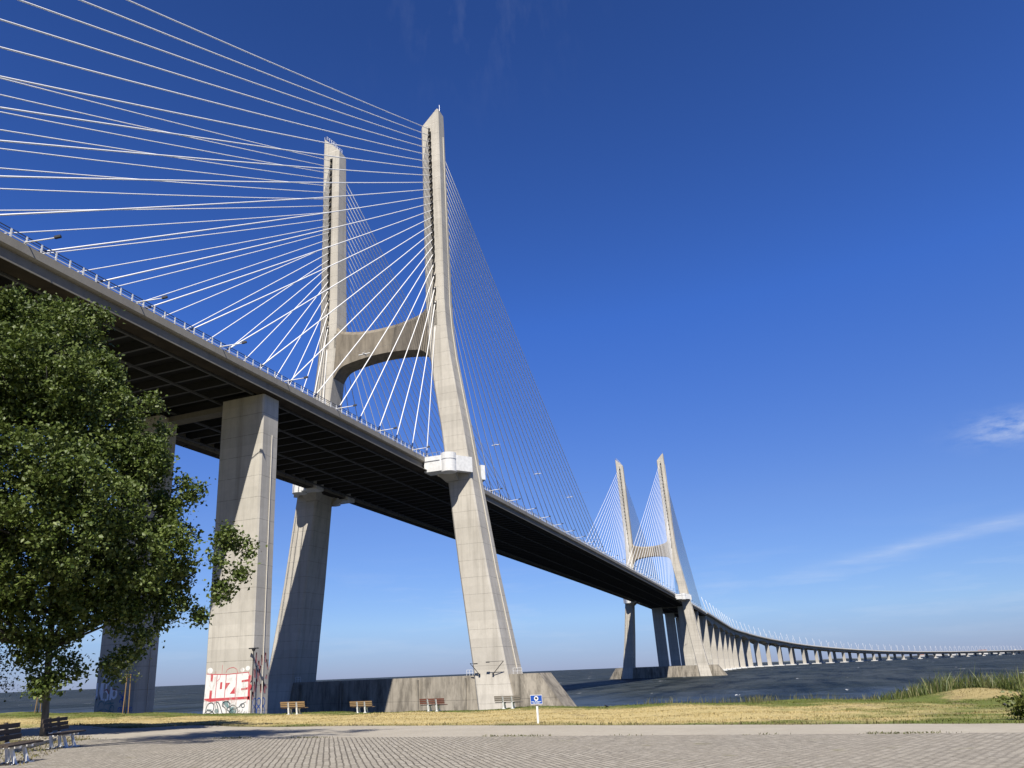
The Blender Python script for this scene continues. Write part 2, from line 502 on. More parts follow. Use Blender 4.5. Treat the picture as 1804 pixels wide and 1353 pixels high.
k.b.inputs['IOR'].default_value = 1.33
M['water'] = k.color(c, .5, .06)
N = 96
mb = MB()
rad = [0, 60, 200, 600, 2000, 6000, 14000, 30000]
vs = [(0, 0, 0)]
for r_ in rad[1:]:
    vs += [(r_*math.cos(2*math.pi*i/N), r_*math.sin(2*math.pi*i/N), 0) for i in range(N)]
fs = [(0, 1+i, 1+(i+1) % N) for i in range(N)]
for q in range(len(rad)-2):
    for i in range(N):
        j = (i+1) % N
        fs.append((1+q*N+i, 1+(q+1)*N+i, 1+(q+1)*N+j, 1+q*N+j))
mb.v = vs; mb.f = fs
water = tag(mb.build('water', M['water'], fix=False), kind='structure')

M['shore'] = plain('far_shore_land', (.15,.17,.17), .95, .1, 0, .3, .004)
mb = MB()
rings = []
for i in range(90):
    az_ = R(-22 + i*27/89.0); d = 7600 + 500*math.sin(i*.4)
    hgt = 6 + 9*abs(math.sin(i*.37))*(.4+.6*abs(math.sin(i*1.3+.5)))
    hgt *= min(1, (89-i)/25.0)
    x, y = CAM.x + d*math.cos(az_), CAM.y + d*math.sin(az_)
    x2, y2 = CAM.x + (d+900)*math.cos(az_), CAM.y + (d+900)*math.sin(az_)
    rings.append([(x, y, -2), (x, y, hgt*.4), ((x+x2)/2, (y+y2)/2, hgt), (x2, y2, -2)])
mb.loft(rings)
tag(mb.build('far_shore', M['shore'], smooth=True), kind='structure')
M['bwall'] = plain('far_white_wall', (.72,.71,.68), .8, .2, 0, .05, .05)
M['broof'] = plain('far_roof', (.34,.17,.11), .9, .1)
M['bglass'] = plain('far_window', (.05,.06,.08), .3, .5)
bspec = [(-8.3,6500,60,14,'long low white waterfront hall with a dark window band'),(-9.0,6400,44,20,'white block of flats, squarer than its neighbours on the far shore'),
         (-9.7,6600,90,12,'very long white warehouse with red roof on the far shore'),(-10.6,6450,50,24,'tallest white waterfront block on the far shore'),
         (-11.4,6500,70,15,'white far shore building beneath the lowest end of the viaduct'),(-7.4,6600,40,11,'small white house, first to show on the far shore')]
for a_, d, wd, hg, lb in bspec:
    x, y = CAM.x + d*math.cos(R(a_)), CAM.y + d*math.sin(R(a_))
    e = empty('waterfront_building', (x, y, 1), R(a_)); tag(e, lb, 'building', 'white buildings on the far shore')
    b = MB(); b.box(-12, 12, -wd/2, wd/2, 0, hg); b.build('wall', M['bwall'], e)
    b = MB(); b.loft([[(-13,-wd/2-1,hg+.1),(13,-wd/2-1,hg+.1),(0,-wd/2-1,hg+4)],[(-13,wd/2+1,hg+.1),(13,wd/2+1,hg+.1),(0,wd/2+1,hg+4)]]); b.build('roof', M['broof'], e)
    b = MB()
    b.box(-12.05, -12.0, -wd/2+2, wd/2-2, hg*.35, hg*.35+2.5)
    b.build('window_band', M['bglass'], e)

# ------------------------------------------------------------------ deck of the main bridge
YN, YF = -13.9, 16.1
X2 = 414.0
def zd(x): return 53.48 + .004*(x-210) - .487*((x-210)/210.0)**2
xs_ = [-204 + i*(624+204)/138.0 for i in range(139)]
deck = empty('bridge_deck', (0, 0, 50)); tag(deck, 'long concrete road deck of the cable-stayed bridge hung between the two pylons', 'bridge deck')
def dloft(prof, mat, name, sgn=1, parent=deck, smooth=False):
    mb = MB()
    mb.loft([[(x, y, zd(x)+z-50) for y, z in prof] for x in xs_])
    return mb.build(name, mat, parent)
for yo, sg, nm in ((YN, 1, 'near'), (YF, -1, 'far')):
    P = [(yo+sg*.62, -1.16), (yo+sg*.62, -2.56), (yo-sg*.44, -2.86), (yo-sg*.44, -3.04), (yo+sg*1.75, -3.04), (yo+sg*1.75, -1.16)]
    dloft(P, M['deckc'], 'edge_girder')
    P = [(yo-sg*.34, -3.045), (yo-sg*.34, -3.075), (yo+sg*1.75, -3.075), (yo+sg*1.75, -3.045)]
    dloft(P, M['girder_shade'], 'girder_shade_sheet')  # thin added sheet, painted dark to hold the shade under the girder
    P = [(yo, 0), (yo, -1.0), (yo+sg*.25, -1.14), (yo+sg*2.0, -1.14), (yo+sg*2.0, -.62), (yo+sg*.5, -.5), (yo+sg*.42, 0)]
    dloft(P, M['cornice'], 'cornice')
    # guard rail
    mb = MB(); mr_ = MB()
    x = -203.0
    while x < 623:
        z = zd(x)-50
        mb.box(x-.09, x+.09, yo+sg*.15, yo+sg*.27, z, z+1.05)
        x += 1.83
    for zz, rr, target in ((.35, .04, mb), (.70, .03, mr_), (1.02, .04, mr_)):
        target.loft([[(x, yo+sg*.21-rr, zd(x)-50+zz-rr), (x, yo+sg*.21+rr, zd(x)-50+zz-rr), (x, yo+sg*.21+rr, zd(x)-50+zz+rr), (x, yo+sg*.21-rr, zd(x)-50+zz+rr)] for x in xs_])
    hr = mb.build('guard_rail', M['white'], deck)
    mr_.build('top_rail', M['railblue'], hr)
mb = MB()
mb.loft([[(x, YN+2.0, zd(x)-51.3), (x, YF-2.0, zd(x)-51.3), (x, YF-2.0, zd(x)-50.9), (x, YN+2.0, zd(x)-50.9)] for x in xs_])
mb.build('road_slab', M['slabsoffit'], deck)
mb = MB(); mf = MB()
x = -203.0
while x < 623:
    z = zd(x)-50
    mb.box(x-.05, x+.05, YN+1.76, YF-1.76, z-2.55, z-1.30)
    mf.box(x-.17, x+.17, YN+1.76, YF-1.76, z-2.60, z-2.55)
    x += 3.89
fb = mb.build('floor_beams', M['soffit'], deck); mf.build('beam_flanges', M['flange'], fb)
for yy, rr in ((-11.2, .16), (-4.1, .13), (5.3, .13), (12.9, .16)):
    mb = MB(); mb.loft([[(x, yy-rr, zd(x)-52.95), (x, yy+rr, zd(x)-52.95), (x, yy+rr, zd(x)-52.68), (x, yy-rr, zd(x)-52.68)] for x in xs_])
    mb.build('gantry_rail', M['flange'], deck)
# small drain spouts under the far edge
x = -58.0
while x < 170:
    z = zd(x)-50
    mb = MB(); mb.box(x-.2, x+.2, YF-1.2, YF-.7, z-3.4, z-3.02)
    mb.build('drain_spout', M['darkmetal'], deck)
    x += 7.78

# ------------------------------------------------------------------ pylons
OUT = [(-3, 30.6), (8, 28.3), (28, 25.1), (44, 23.0), (60, 20.95), (70, 19.5), (78, 18.4), (84, 17.75), (92, 17.4), (200, 17.9)]
INN = [(-3, 22.7), (8, 21.2), (28, 18.8), (60, 15.6), (70, 14.2), (78, 13.3), (86, 12.7), (92, 12.5), (200, 12.8)]
HX = [(-3, 6.4), (8, 4.9), (28, 4.2), (60, 3.4), (90, 2.8), (150, 2.1), (200, 2.1)]
def ip(T, z):
    return float(np.interp(z, [a for a, b in T], [b for a, b in T]))
ZSLOT = 95.0
def legring(s, z, slot, H):
    a, b, w = ip(INN, z), ip(OUT, z), ip(HX, z)
    c = .35
    pts = [(-w, a+c), (-w+c, a), (w-c, a), (w, a+c)]
    g0, g1, dp = 15.05-.45, 15.05+.45, .9
    if slot: pts += [(w, g0), (w-dp, g0), (w-dp, g1), (w, g1)]
    pts += [(w, b-c), (w-c, b), (-w+c, b), (-w, b-c)]
    if slot: pts += [(-w, g1), (-w+dp, g1), (-w+dp, g0), (-w, g0)]
    return [(x, s*y, z) for x, y in pts]
def anchor_z(i, H):                         # i = 0 at the bottom
    t = [88.6, 92.6, 96.4, 100.0, 103.2, 106.0]
    if i < 6: return t[i]
    return 106.0 + (i-5)*(H-5.8-106.0)/18.0
def make_pylon(X, H, name_label, zsh):
    root = empty('cable_stayed_pylon', (X, 0, 0))
    tag(root, name_label, 'bridge pylon', 'the two H-shaped bridge pylons')
    for s in (-1, 1):
        mb = MB(); Hs = H; zsh_ = zsh
        if s > 0 and X < 100: H, zsh = H+2.2, zsh+1.6
        zs = [-2, 2, 8, 14, 28, 44, 60, 65, 70, 74, 78, 82, 86, 90, ZSLOT-9]
        mb.loft([legring(s, z, False, H) for z in zs])
        zs = [ZSLOT-9 + i*(zsh-2.2-(ZSLOT-9))/8 for i in range(9)]
        mb.loft([legring(s, z, True, H) for z in zs], False, False)
        # slanted head: high on the outer side
        lo = legring(s, zsh-2.2, False, H); sh = legring(s, zsh, False, H)
        a, b = ip(INN, zsh), ip(OUT, zsh)
        def top(p):
            t = (abs(p[1])-a)/(b-1.0-a); t = max(0, min(1, t))
            return (p[0], p[1], zsh + (H-zsh)*t)
        mb.loft([lo, sh, [top((p[0]*.93, p[1], p[2])) for p in sh]])
        leg = mb.build('leg', M['leg'], root); H, zsh = Hs, zsh_
        # drain pipe on the outer face with its dark chase
        mp_ = MB(); md = MB()
        pts = [(1.0*ip(HX, z)*.25, s*(ip(OUT, z)+.14), z) for z in (8, 28, 44, 60, 65, 70, 78, 86, 92, 120, zsh-3)]
        mp_.tube(pts, .13, 6)
        mp_.build('drain_pipe', M['pipe'], leg)
    # crossbeam
    mb = MB(); rings = []
    ysr = [-13.6, -13.2, -12.7, -12.2, -11.6, -10.8, -9.8, -8, -6, -4, -2, 0, 2, 4, 6, 8, 9.8, 10.8, 11.6, 12.2, 12.7, 13.2, 13.6]
    for y in ysr:
        ay = abs(y)
        zt = 88.9 + 1.5*(ay/11.0)**2.2
        if ay > 10.5: zt += 2.2*((ay-10.5)/3.0)**2
        zb = 81.9 - .9*(ay/9.5)**2
        if ay > 10.0: zb -= 2.6*(1-math.sqrt(max(0, 1-((min(ay, 12.9)-10.0)/2.95)**2)))
        rings.append([(-2.45, y, zb), (2.45, y, zb), (2.45, y, zt-.9), (2.0, y, zt), (-2.0, y, zt), (-2.45, y, zt-.9)])
    mb.loft(rings)
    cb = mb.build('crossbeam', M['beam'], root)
    # pile cap: long concrete base, raked ends
    mb = MB()
    def capring(y, z, xw0, xw1): return [(xw0, y, z), (xw1, y, z)]
    zt, zb = 7.0, -2.0
    top = [(-4.5,-30.5), (-2.5,-34.0), (6.2,-34.0), (8.8,-30.5), (8.8,30.5), (6.2,34.0), (-2.5,34.0), (-4.5,30.5)]
    bot = [(-5.1,-34.5), (-2.5,-40.6), (6.4,-40.6), (9.2,-34.5), (9.2,34.5), (6.4,40.6), (-2.5,40.6), (-5.1,34.5)]
    mb.loft([[(x, y, zb) for x, y in bot], [(x, y, zt) for x, y in top]])
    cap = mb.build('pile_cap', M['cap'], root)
    # plinth line and fender panels on the cap front
    for yy in (-19.5, -9.0, 9.0, 19.5):
        mb = MB(); mb.box(-5.2, -4.4, yy-.12, yy+.12, 0, 6.6); mb.build('cap_rib', M['cap'], cap)
    for s in (-1, 1):
        for (x0, y0, x1, y1) in ((-4.3, s*29.4, -4.3, s*31.2), (-4.3, s*20.9, -4.3, s*19.6)):
            mb = MB()
            n = max(2, int(math.hypot(x1-x0, y1-y0)/1.3))
            for q in range(n+1):
                t = q/n; mb.tube([(x0+(x1-x0)*t, y0+(y1-y0)*t, 7.0), (x0+(x1-x0)*t, y0+(y1-y0)*t, 8.1)], .035, 5)
            for zz in (7.55, 8.1): mb.tube([(x0, y0, zz), (x1, y1, zz)], .03, 5)
            mb.build('cap_railing', M['white'], cap)
    for s, nm in ((-1, 0), (1, 1)):
        zt = zd(X)-.05
        for fx in (-1, 1):
            bal = MB()
            bal.cyl(fx*7.6, s*18.9, zt-3.75, zt+.40, 1.7, 24)      # rounded corner drum
            bal.box(min(fx*8.9, fx*5.6), max(fx*8.9, fx*5.6), min(s*13.7, s*18.2), max(s*13.7, s*18.2), zt-3.45, zt-.05)
            pl = [(fx*8.9, s*19.6), (fx*6.2, s*19.6), (fx*3.2, s*22.3), (fx*4.0, s*23.0)]
            bal.prism(pl if s*fx > 0 else pl[::-1], zt-3.5, zt-.12)
            bal.box(min(fx*6.6, fx*3.0), max(fx*6.6, fx*3.0), min(s*16.0, s*21.0), max(s*16.0, s*21.0), zt-3.1, zt-.2)
            b = bal.build('balcony', M['panelwhite'], root)
            mb = MB()
            mb.box(min(fx*8.85, fx*9.0), max(fx*8.85, fx*9.0), min(s*13.8, s*17.4), max(s*13.8, s*17.4), zt-1.15, zt-1.02)
            mb.cyl(fx*7.6, s*18.9, zt-1.12, zt-.98, 1.74, 24)
            for q in range(5): mb.tube([(fx*8.7, s*(13.6+q*1.0), zt-.1), (fx*8.7, s*(13.6+q*1.0), zt+.75)], .04, 5)
            mb.tube([(fx*8.7, s*13.4, zt+.75), (fx*8.7, s*17.6, zt+.75)], .05, 5)
            mb.build('balcony_trim', M['galv'], b)
            mb = MB()
            mb.loft([[(fx*3.2, s*15.2, zt-3.12), (fx*6.6, s*15.2, zt-3.12), (fx*6.6, s*19.6, zt-3.12), (fx*3.2, s*19.6, zt-3.12)],
                     [(fx*3.0, s*16.6, zt-4.9), (fx*3.9, s*16.6, zt-4.9), (fx*3.9, s*19.4, zt-4.9), (fx*3.0, s*19.4, zt-4.9)]])
            mb.build('balcony_bracket', M['leg'], b)
    # stay cables: 24 to each side of each leg
    for s in (-1, 1):
        yd = YN+.95 if s < 0 else YF-.95
        for ax in (-1, 1):
            for i in range(24):
                xa = ax*(6.2 + 7.78*i); za = zd(X+xa)-.55
                w = ip(HX, anchor_z(i, H))
                a = Vector((xa, yd, za)); b = Vector((ax*(w-.3), s*15.05, anchor_z(i, H)))
                mb = MB()
                L = (b-a).length; pts = []
                for q in range(9):
                    t = q/8.0
                    sag = -4*t*(1-t)*L*L/42000.0
                    pts.append(a.lerp(b, t)+Vector((0, 0, sag)))
                mb.tube(pts, .10 if ax < 0 else .115, 6)
                st = mb.build('stay_cable', M['stay'], root, smooth=True)
                ms = MB(); ms.tube([a, a+(b-a).normalized()*(2.9 if X < 100 else 2.2)], .17, 8)
                mc = MB(); mc.tube([b+Vector((-ax*.55, 0, .30)), b+(a-b).normalized()*.9], .25, 8); mc.build('anchor_collar', M['darkmetal'], st)
                ms.build('anchor_sleeve', M['sleeve'] if ax < 0 else M['darkmetal'], st, smooth=True)
    # lightning rod on the near leg, top railing on the far leg
    mb = MB(); mb.tube([(0, -17.3, H-.2), (0, -17.3, H+2.7)], .05, 5); mb.build('lightning_rod', M['galv'], root)
    mb = MB()
    for q in range(6):
        H2 = H+2.2 if X < 100 else H
        yy = 17.6 - q*.75; zz = H2 - max(0, (16.9-yy))*(H-zsh)/4.1
        for xx in (-1.6, 1.6):
            mb.tube([(xx, yy, zz-.1), (xx, yy, zz+1.1)], .045, 5)
    for xx in (-1.6, 1.6):
        for dz in (1.1, .55):
            mb.tube([(xx, 17.6, H2+dz), (xx, 16.9, H2+dz), (xx, 13.9, H2+dz-3*(H-zsh)/4.1)], .04, 5)
    mb.tube([(-1.6, 17.6, H2+1.1), (1.6, 17.6, H2+1.1)], .04, 5)
    mb.build('top_railing', M['galv'], root)
    return root
pyl1 = make_pylon(0.0, 149.6, 'nearer tall concrete H-shaped pylon rising behind the grass bank, with fans of white stay cables', 145.0)
pyl2 = make_pylon(X2, 156.0, 'farther, smaller looking concrete H-shaped pylon standing out in the water', 151.0)

# floodlight brackets on the near pile cap
for (y0, y1, z1, yh, lb) in ((-22.7, -21.3, 9.3, -22.5, 'dark slanting lamp bracket on the inner side of the near pylon leg foot'), (-25.6, -28.3, 9.5, -25.0, 'dark slanting lamp bracket on the outer side of the near pylon leg foot')):
    e = empty('lamp_bracket', (-5.3, y0, 7.2)); tag(e, lb, 'lamp bracket', 'lamp brackets on the near pile cap')
    mb = MB(); mb.tube([(0, 0, 0), (-1.2, y1-y0, z1-7.2)], .065, 6); mb.box(-.15, .1, -.16, .16, -.16, .14); mb.build('arm', M['darkmetal'], e)
    mb = MB(); mb.bar((-1.2, y1-y0, z1-7.2), (-1.2, yh-y0, z1-7.25), .07, .07); mb.bar((-1.2, yh-y0-.35, z1-7.3), (-1.2, yh-y0+.35, z1-7.3), .28, .2)
    mb.build('lamp_head', M['darkmetal'], e)

# ------------------------------------------------------------------ approach piers
def column(mb, x0, x1, y0, y1, z0, z1, c=.22):
    ring = lambda z: [(x0+c, y0, z), (x1-c, y0, z), (x1, y0+c, z), (x1, y1-c, z), (x1-c, y1, z), (x0+c, y1, z), (x0, y1-c, z), (x0, y0+c, z)]
    mb.loft([ring(z0), ring(z1)])
def make_pier(X, label, z0):
    """two wide columns and the cap beam between them"""
    e = empty('bridge_pier', (X, 0, 0)); tag(e, label, 'bridge pier', 'twin-column piers under the main deck')
    zt = zd(X)-3.2
    cols = []
    for y0, y1 in ((-13.4, -5.6), (6.5, 14.2)):
        mb = MB(); column(mb, -2, 2, y0, y1, z0, zt)
        o_ = mb.build('column', M['pier'], e); cols.append(o_)
        mb = MB(); mb.tube([(.35, y0-.07, 1), (.35, y0-.07, zt-6)], .075, 6); mb.build('drain_pipe', M['pipe'], o_)
        mb = MB()
        for xx in (-1.2, 1.2):
            mb.box(xx-.5, xx+.5, (y0+y1)/2-1.2, (y0+y1)/2+1.2, zt, zt+.45)
        mb.build('bearings', M['darkmetal'], o_)
    mb = MB(); mb.box(-.2, 1.9, -5.55, 6.45, zt-.75, zt+.1)
    mb.build('cap_beam', M['deckc'], e)
    return e, cols
pier1, cols1 = make_pier(-64.0, 'nearest pier, two wide concrete columns with graffiti around their feet', -1.0)
make_pier(-136.0, 'concrete pier behind the tree, under the landward end of the deck', 0.0)
make_pier(X2+66, 'first pier seen through the legs of the far pylon, in the water', -2.0)
make_pier(X2+136.6, 'second pier beyond the far pylon, half hidden behind its near leg', -2.0)
make_pier(X2+207, 'third pier beyond the far pylon, where the stay cables end', -2.0)

# graffiti on the near column (front face x = -66), local to the pier empty at X = -64
def paint_mat(name, col, patch=.75):
    k = NT(name)
    c = k.mix(k.mr(k.noise(2.5, 5, .7), .35, .75, 0, .35), col, [x*.72 for x in col])
    c = k.mix(k.mr(k.noise(1.3, 6, .75, k.mp((1,1,.45))), .50, .66, 0, patch), c, (.45,.42,.365))
    return k.color(c, .7, .3)
G = {'white': paint_mat('white_spray_paint', (.76,.745,.71)), 'red': paint_mat('red_spray_paint', (.52,.075,.085)), 'dark': paint_mat('dark_spray_paint', (.03,.05,.055)),
     'teal': paint_mat('teal_spray_paint', (.16,.26,.26)), 'grey': paint_mat('pale_grey_spray_paint', (.93,.92,.95), .2), 'blue': paint_mat('blue_spray_paint', (.03,.13,.46)),
     'pink': paint_mat('faded_pink_spray_paint', (.42,.16,.16)), 'pale': paint_mat('pale_blue_white_spray_paint', (.62,.68,.68))}
def zx(X): return -5.75 - (X-190)/(672.0-190)*7.5          # zoomed photo x -> y on the wall
def zy(Y): return 3.3 + (842-Y)/422.0*5.45                 # zoomed photo y -> height
def flat(mb, pts, x, th=.004):
    P = [(zx(a), zy(b)) for a, b in pts]
    mb.loft([[(x, y, z) for y, z in P], [(x-th, y, z) for y, z in P]])
LAYER = [0]
def ribbon(mb, pts, w, x, th=.004, fx=zx, fz=zy):
    LAYER[0] = (LAYER[0]+1) % 40; x = x-.006-.0006*LAYER[0]
    P = [Vector((fx(a), fz(b))) for a, b in pts]
    L_, R_ = [], []
    for i, p in enumerate(P):
        t = (P[min(i+1, len(P)-1)]-P[max(i-1, 0)])
        if t.length < 1e-6: t = Vector((1, 0))
        t.normalize(); nn = Vector((-t.y, t.x))*w/2
        L_.append(p+nn); R_.append(p-nn)
    for i in range(len(P)-1):
        q = [L_[i], L_[i+1], R_[i+1], R_[i]]
        mb.add([(x, a.x, a.y) for a in q], [(0, 1, 2, 3)])
FX = -2.0
c0 = cols1[0]
mb = MB(); flat(mb, [(190,690),(200,425),(430,438),(660,425),(668,690)], FX); flat(mb, [(186,842),(190,696),(668,692),(664,842)], FX)
for (cx_, cy_, r_) in ((238,392,30),(640,385,24),(585,398,22)):
    flat(mb, [(cx_+r_*math.cos(t*math.pi/6), cy_+r_*1.0*math.sin(t*math.pi/6)) for t in range(12)], FX)
mb.build('graffiti_white_field', G['white'], c0)
mb = MB(); x1 = FX-.008
for poly in ([(247,432),(274,436),(272,500),(250,500)], [(248,588),(274,590),(270,668),(244,668)],        # H
             [(356,512),(378,510),(376,578),(354,580)],                                                      # O
             [(416,520),(462,520),(412,590)], [(462,628),(514,560),(516,628)],                               # Z
             [(582,500),(650,492),(650,514),(582,520)], [(580,578),(648,570),(646,592),(580,598)],           # E
             [(192,682),(194,668),(430,664),(668,658),(668,684),(430,688),(250,702)],
             [(650,462),(682,450),(684,500),(668,530),(690,560),(672,600),(676,690),(650,690)]):
    flat(mb, poly, x1)
for l, w in (([(203,424),(300,432),(430,436),(540,430),(658,424)], .10), ([(318,436),(314,540),(309,664)], .10), ([(416,438),(412,560),(408,662)], .10), ([(528,436),(526,540),(520,660)], .10),
             ([(320,500),(345,478),(352,455),(352,438)], .06), ([(410,420),(420,392),(450,374),(490,370),(525,390),(535,424)], .07), ([(652,428),(660,470),(650,500)], .12), ([(370,340),(368,430)], .05), ([(300,400),(304,430)], .05)):
    ribbon(mb, l, w, x1)
for q in range(13):
    xx_ = random.uniform(200, 660); ribbon(mb, [(xx_, 680), (xx_+random.uniform(-2,2), 680+random.uniform(14, 60))], random.uniform(.03,.07), x1)
mb.build('graffiti_red_letters', G['red'], c0)
mb = MB()
def arc(cx_, cy_, r_, a0, a1, n=14, ky=1.0): return [(cx_+r_*math.cos(R(a0+(a1-a0)*i/n)), cy_+ky*r_*math.sin(R(a0+(a1-a0)*i/n))) for i in range(n+1)]
def spiral(cx_, cy_, r0_, r1_, a0, a1, n=18): return [(cx_+(r0_+(r1_-r0_)*i/n)*math.cos(R(a0+(a1-a0)*i/n)), cy_+.95*(r0_+(r1_-r0_)*i/n)*math.sin(R(a0+(a1-a0)*i/n))) for i in range(n+1)]
flow = [(192,836),(215,800),(222,752),(245,718),(285,712),(303,745),(292,790),(255,812),(222,808),(240,780),(290,800),(330,832),(352,800),(340,745),(322,704),(352,716),(378,770),(398,822),(420,836),
        (440,800),(418,760),(392,742),(398,712),(430,700),(462,716),(468,752),(440,772),(470,800),(502,836),(545,828),(556,790),(530,748),(490,738),(472,772),(492,806)]
sm_ = []
for i in range(len(flow)-1):
    p0, p1, p2, p3 = flow[max(i-1,0)], flow[i], flow[i+1], flow[min(i+2,len(flow)-1)]
    for q in range(4):
        t = q/4.0
        sm_.append(tuple(.5*((2*p1[j])+(-p0[j]+p2[j])*t+(2*p0[j]-5*p1[j]+4*p2[j]-p3[j])*t*t+(-p0[j]+3*p1[j]-3*p2[j]+p3[j])*t**3) for j in (0,1)))
ribbon(mb, sm_, .12, x1)
for l, w in (([(300,700),(318,745),(330,800),(350,838)], .06), ([(400,742),(412,700),(452,698),(480,730)], .08), (spiral(505,792,8,40,0,520), .06),
             ([(470,790),(540,770),(585,745),(610,722),(640,708)], .06), (spiral(604,748,30,10,150,560), .09), ([(560,800),(576,790),(580,822),(600,800),(606,828),(628,800),(640,830),(652,806)], .06), ([(545,828),(570,815),(600,836)], .05), ([(604,778),(600,800)], .05), ([(188,838),(215,826),(250,836),(300,826)], .14)):
    ribbon(mb, l, w, x1)
mb.build('graffiti_dark_squiggles', G['dark'], c0)
mb = MB()
for p in (arc(505,790,38,0,360,12), arc(255,765,30,20,170,10), [(385,700),(440,700),(470,760),(430,760)], arc(330,790,22,0,360,10)):
    flat(mb, p[:-1] if p[0] == p[-1] else p, FX-.005, .002)
mb.build('graffiti_teal_shading', G['teal'], c0)
# narrow side face of the near column: faded red and blue scrawl
mb = MB(); ms = MB()
def side(mb_, pts, w):
    LAYER[0] = (LAYER[0]+1) % 40; yy_ = -13.404-.0006*LAYER[0]
    P = [Vector((a, b)) for a, b in pts]
    for i in range(len(P)-1):
        t = (P[i+1]-P[i]).normalized(); nn = Vector((-t.y, t.x))*w/2
        q = [P[i]+nn, P[i+1]+nn, P[i+1]-nn, P[i]-nn]
        mb_.add([(a.x, yy_, a.y) for a in q], [(0, 1, 2, 3)])
for i in range(16):
    x0 = random.uniform(-1.5, 1.4); z0_ = random.uniform(5.6, 10.2)
    side(mb, [(x0, z0_), (x0+random.uniform(-.4,.4), z0_+random.uniform(.5,1.6)), (x0+random.uniform(-.5,.5), z0_+random.uniform(-.4,.9))], random.uniform(.1,.35))
mb.build('graffiti_side_scrawl', G['pink'], c0, fix=False)
for cx_ in (-1.1, -.2, .75):
    for cz in (3.8, 4.9): side(ms, [(cx_+.42*math.cos(R(a)), cz+.5*math.sin(R(a))) for a in range(0, 361, 30)], .13)
ms.build('graffiti_side_loops', G['blue'], c0, fix=False)
# far column: pale bubble letters W E S T O, teal tags, blue tag to the right
c1_ = cols1[1]
fx2 = lambda a: 14.0 - (a-735)/(1195-735.0)*7.3
fz2 = lambda b: 4.0 + (890-b)/240.0*5.0
mb = MB()
letters = [[(745,690),(752,805),(775,720),(795,800),(800,680)], [(830,690),(815,700),(818,800),(845,800)], [(815,745),(840,745)], [(815,690),(845,685)],
           [(885,700),(860,705),(858,745),(888,760),(885,800),(855,805)], [(885,690),(960,680)], [(922,690),(918,805)], arc(960,765,28,0,360,12), [(805,660),(830,650),(845,690)], [(870,655),(890,660)], [(930,665),(985,660)]]
for l in letters: ribbon(mb, l, .36, FX, fx=fx2, fz=fz2)
mb.build('graffiti_pale_letters', G['grey'], c1_, fix=False)
mb = MB()
for l in (arc(820,850,38,180,380,10), arc(900,850,40,190,370,10), [(860,830),(970,825)], arc(950,862,24,0,360,10), [(780,880),(850,860),(960,884)]): ribbon(mb, l, .16, x1, fx=fx2, fz=fz2)
mb.build('graffiti_teal_tags', G['teal'], c1_, fix=False)
mb = MB()
for i in range(14):
    cx_, cy_ = random.uniform(1035,1105), random.uniform(765,830)
    ribbon(mb, arc(cx_, cy_, random.uniform(6,16), random.uniform(0,180), random.uniform(200,420), 6), .12, FX-.004, fx=fx2, fz=fz2)
mb.build('graffiti_blue_tag', G['blue'], c1_, fix=False)
mb = MB()
for q in range(7): ribbon(mb, arc(1040+q*22, 868, 15, 120, 420, 9), .10, FX-.004, fx=fx2, fz=fz2)
mb.build('graffiti_blue_loops', G['blue'], c1_, fix=False)
mb = MB()
for l in ([(830,745),(870,735),(900,765)], [(940,735),(985,740)]): ribbon(mb, l, .22, x1-.003, fx=fx2, fz=fz2)
mb.build('graffiti_pink_shading', G['pink'], c1_, fix=False)
# floodlight post at the corner of the near column
e = empty('floodlight_post', (-66.6, -14.0, 0.8)); tag(e, 'thin dark post with a flat lamp head beside the graffiti column', 'lamp post')
mb = MB(); mb.tube([(0, 0, 0), (0, 0, 10.8)], .07, 6); mb.build('pole', M['darkmetal'], e)
mb = MB(); mb.box(-.15, .15, -.7, .7, 10.8, 10.95); mb.loft([[(-.1,-.1,10.5),(.1,-.1,10.5),(.1,.1,10.5),(-.1,.1,10.5)],[(-.15,-.22,10.8),(.15,-.22,10.8),(.15,.22,10.8),(-.15,.22,10.8)]]); mb.build('lamp_head', M['darkmetal'], e)

# ------------------------------------------------------------------ viaduct beyond the far pylon
RV, XS, HM = 2100.0, 930.0, R(25)
def vpath(s):
    if s <= 0: return XS+s, 0.0, 0.0
    sm = RV*HM
    if s <= sm:
        a = s/RV; return XS+RV*math.sin(a), -RV*(1-math.cos(a)), a
    d = s-sm
    return XS+RV*math.sin(HM)+d*math.cos(HM), -RV*(1-math.cos(HM))-d*math.sin(HM), HM
VZ = [(-310,53.3),(-274,53.3),(-100,52.2),(100,51.2),(200,50.2),(340,46.5),(470,42.5),(584,37.8),(692,33.8),(794,30.2),(936,25.2),(1084,21),(1312,17.2),(1582,14.6),(1904,13.2),(2308,12.2),(2700,12)]
def vz(s): return float(np.interp(s, [a for a, b in VZ], [b for a, b in VZ]))
PIERS = [-230, -150, -72, 6, 84, 162, 240, 320, 398, 478, 556, 636, 714, 792, 870, 952, 1036, 1124, 1220, 1330, 1448, 1578, 1720, 1872, 2040, 2198, 2360]
S0 = 624-XS
def vd(s):                                  # girder depth, haunched over the first piers
    base = 3.4
    if s < 700:
        dmin = min(abs(s-p) for p in PIERS); return base + 3.2*max(0, 1-dmin/36.0)**1.6*(1 if s < 500 else (700-s)/200.0)
    return base
svals = sorted(set([S0] + list(range(-300, 2420, 10))))
via = empty('viaduct_deck', (XS, 0, 0)); tag(via, 'long curving concrete viaduct deck sweeping away over the water beyond the far pylon', 'viaduct')
def vloft(prof, mat, name, parent=via):
    mb = MB(); rings = []
    for s in svals:
        x, y, h_ = vpath(s); z = vz(s)
        nx, ny_ = math.sin(h_), math.cos(h_)
        rings.append([(x+nx*p-XS, y+ny_*p, z+q) for p, q in prof(s)])
    mb.loft(rings); return mb.build(name, mat, parent)
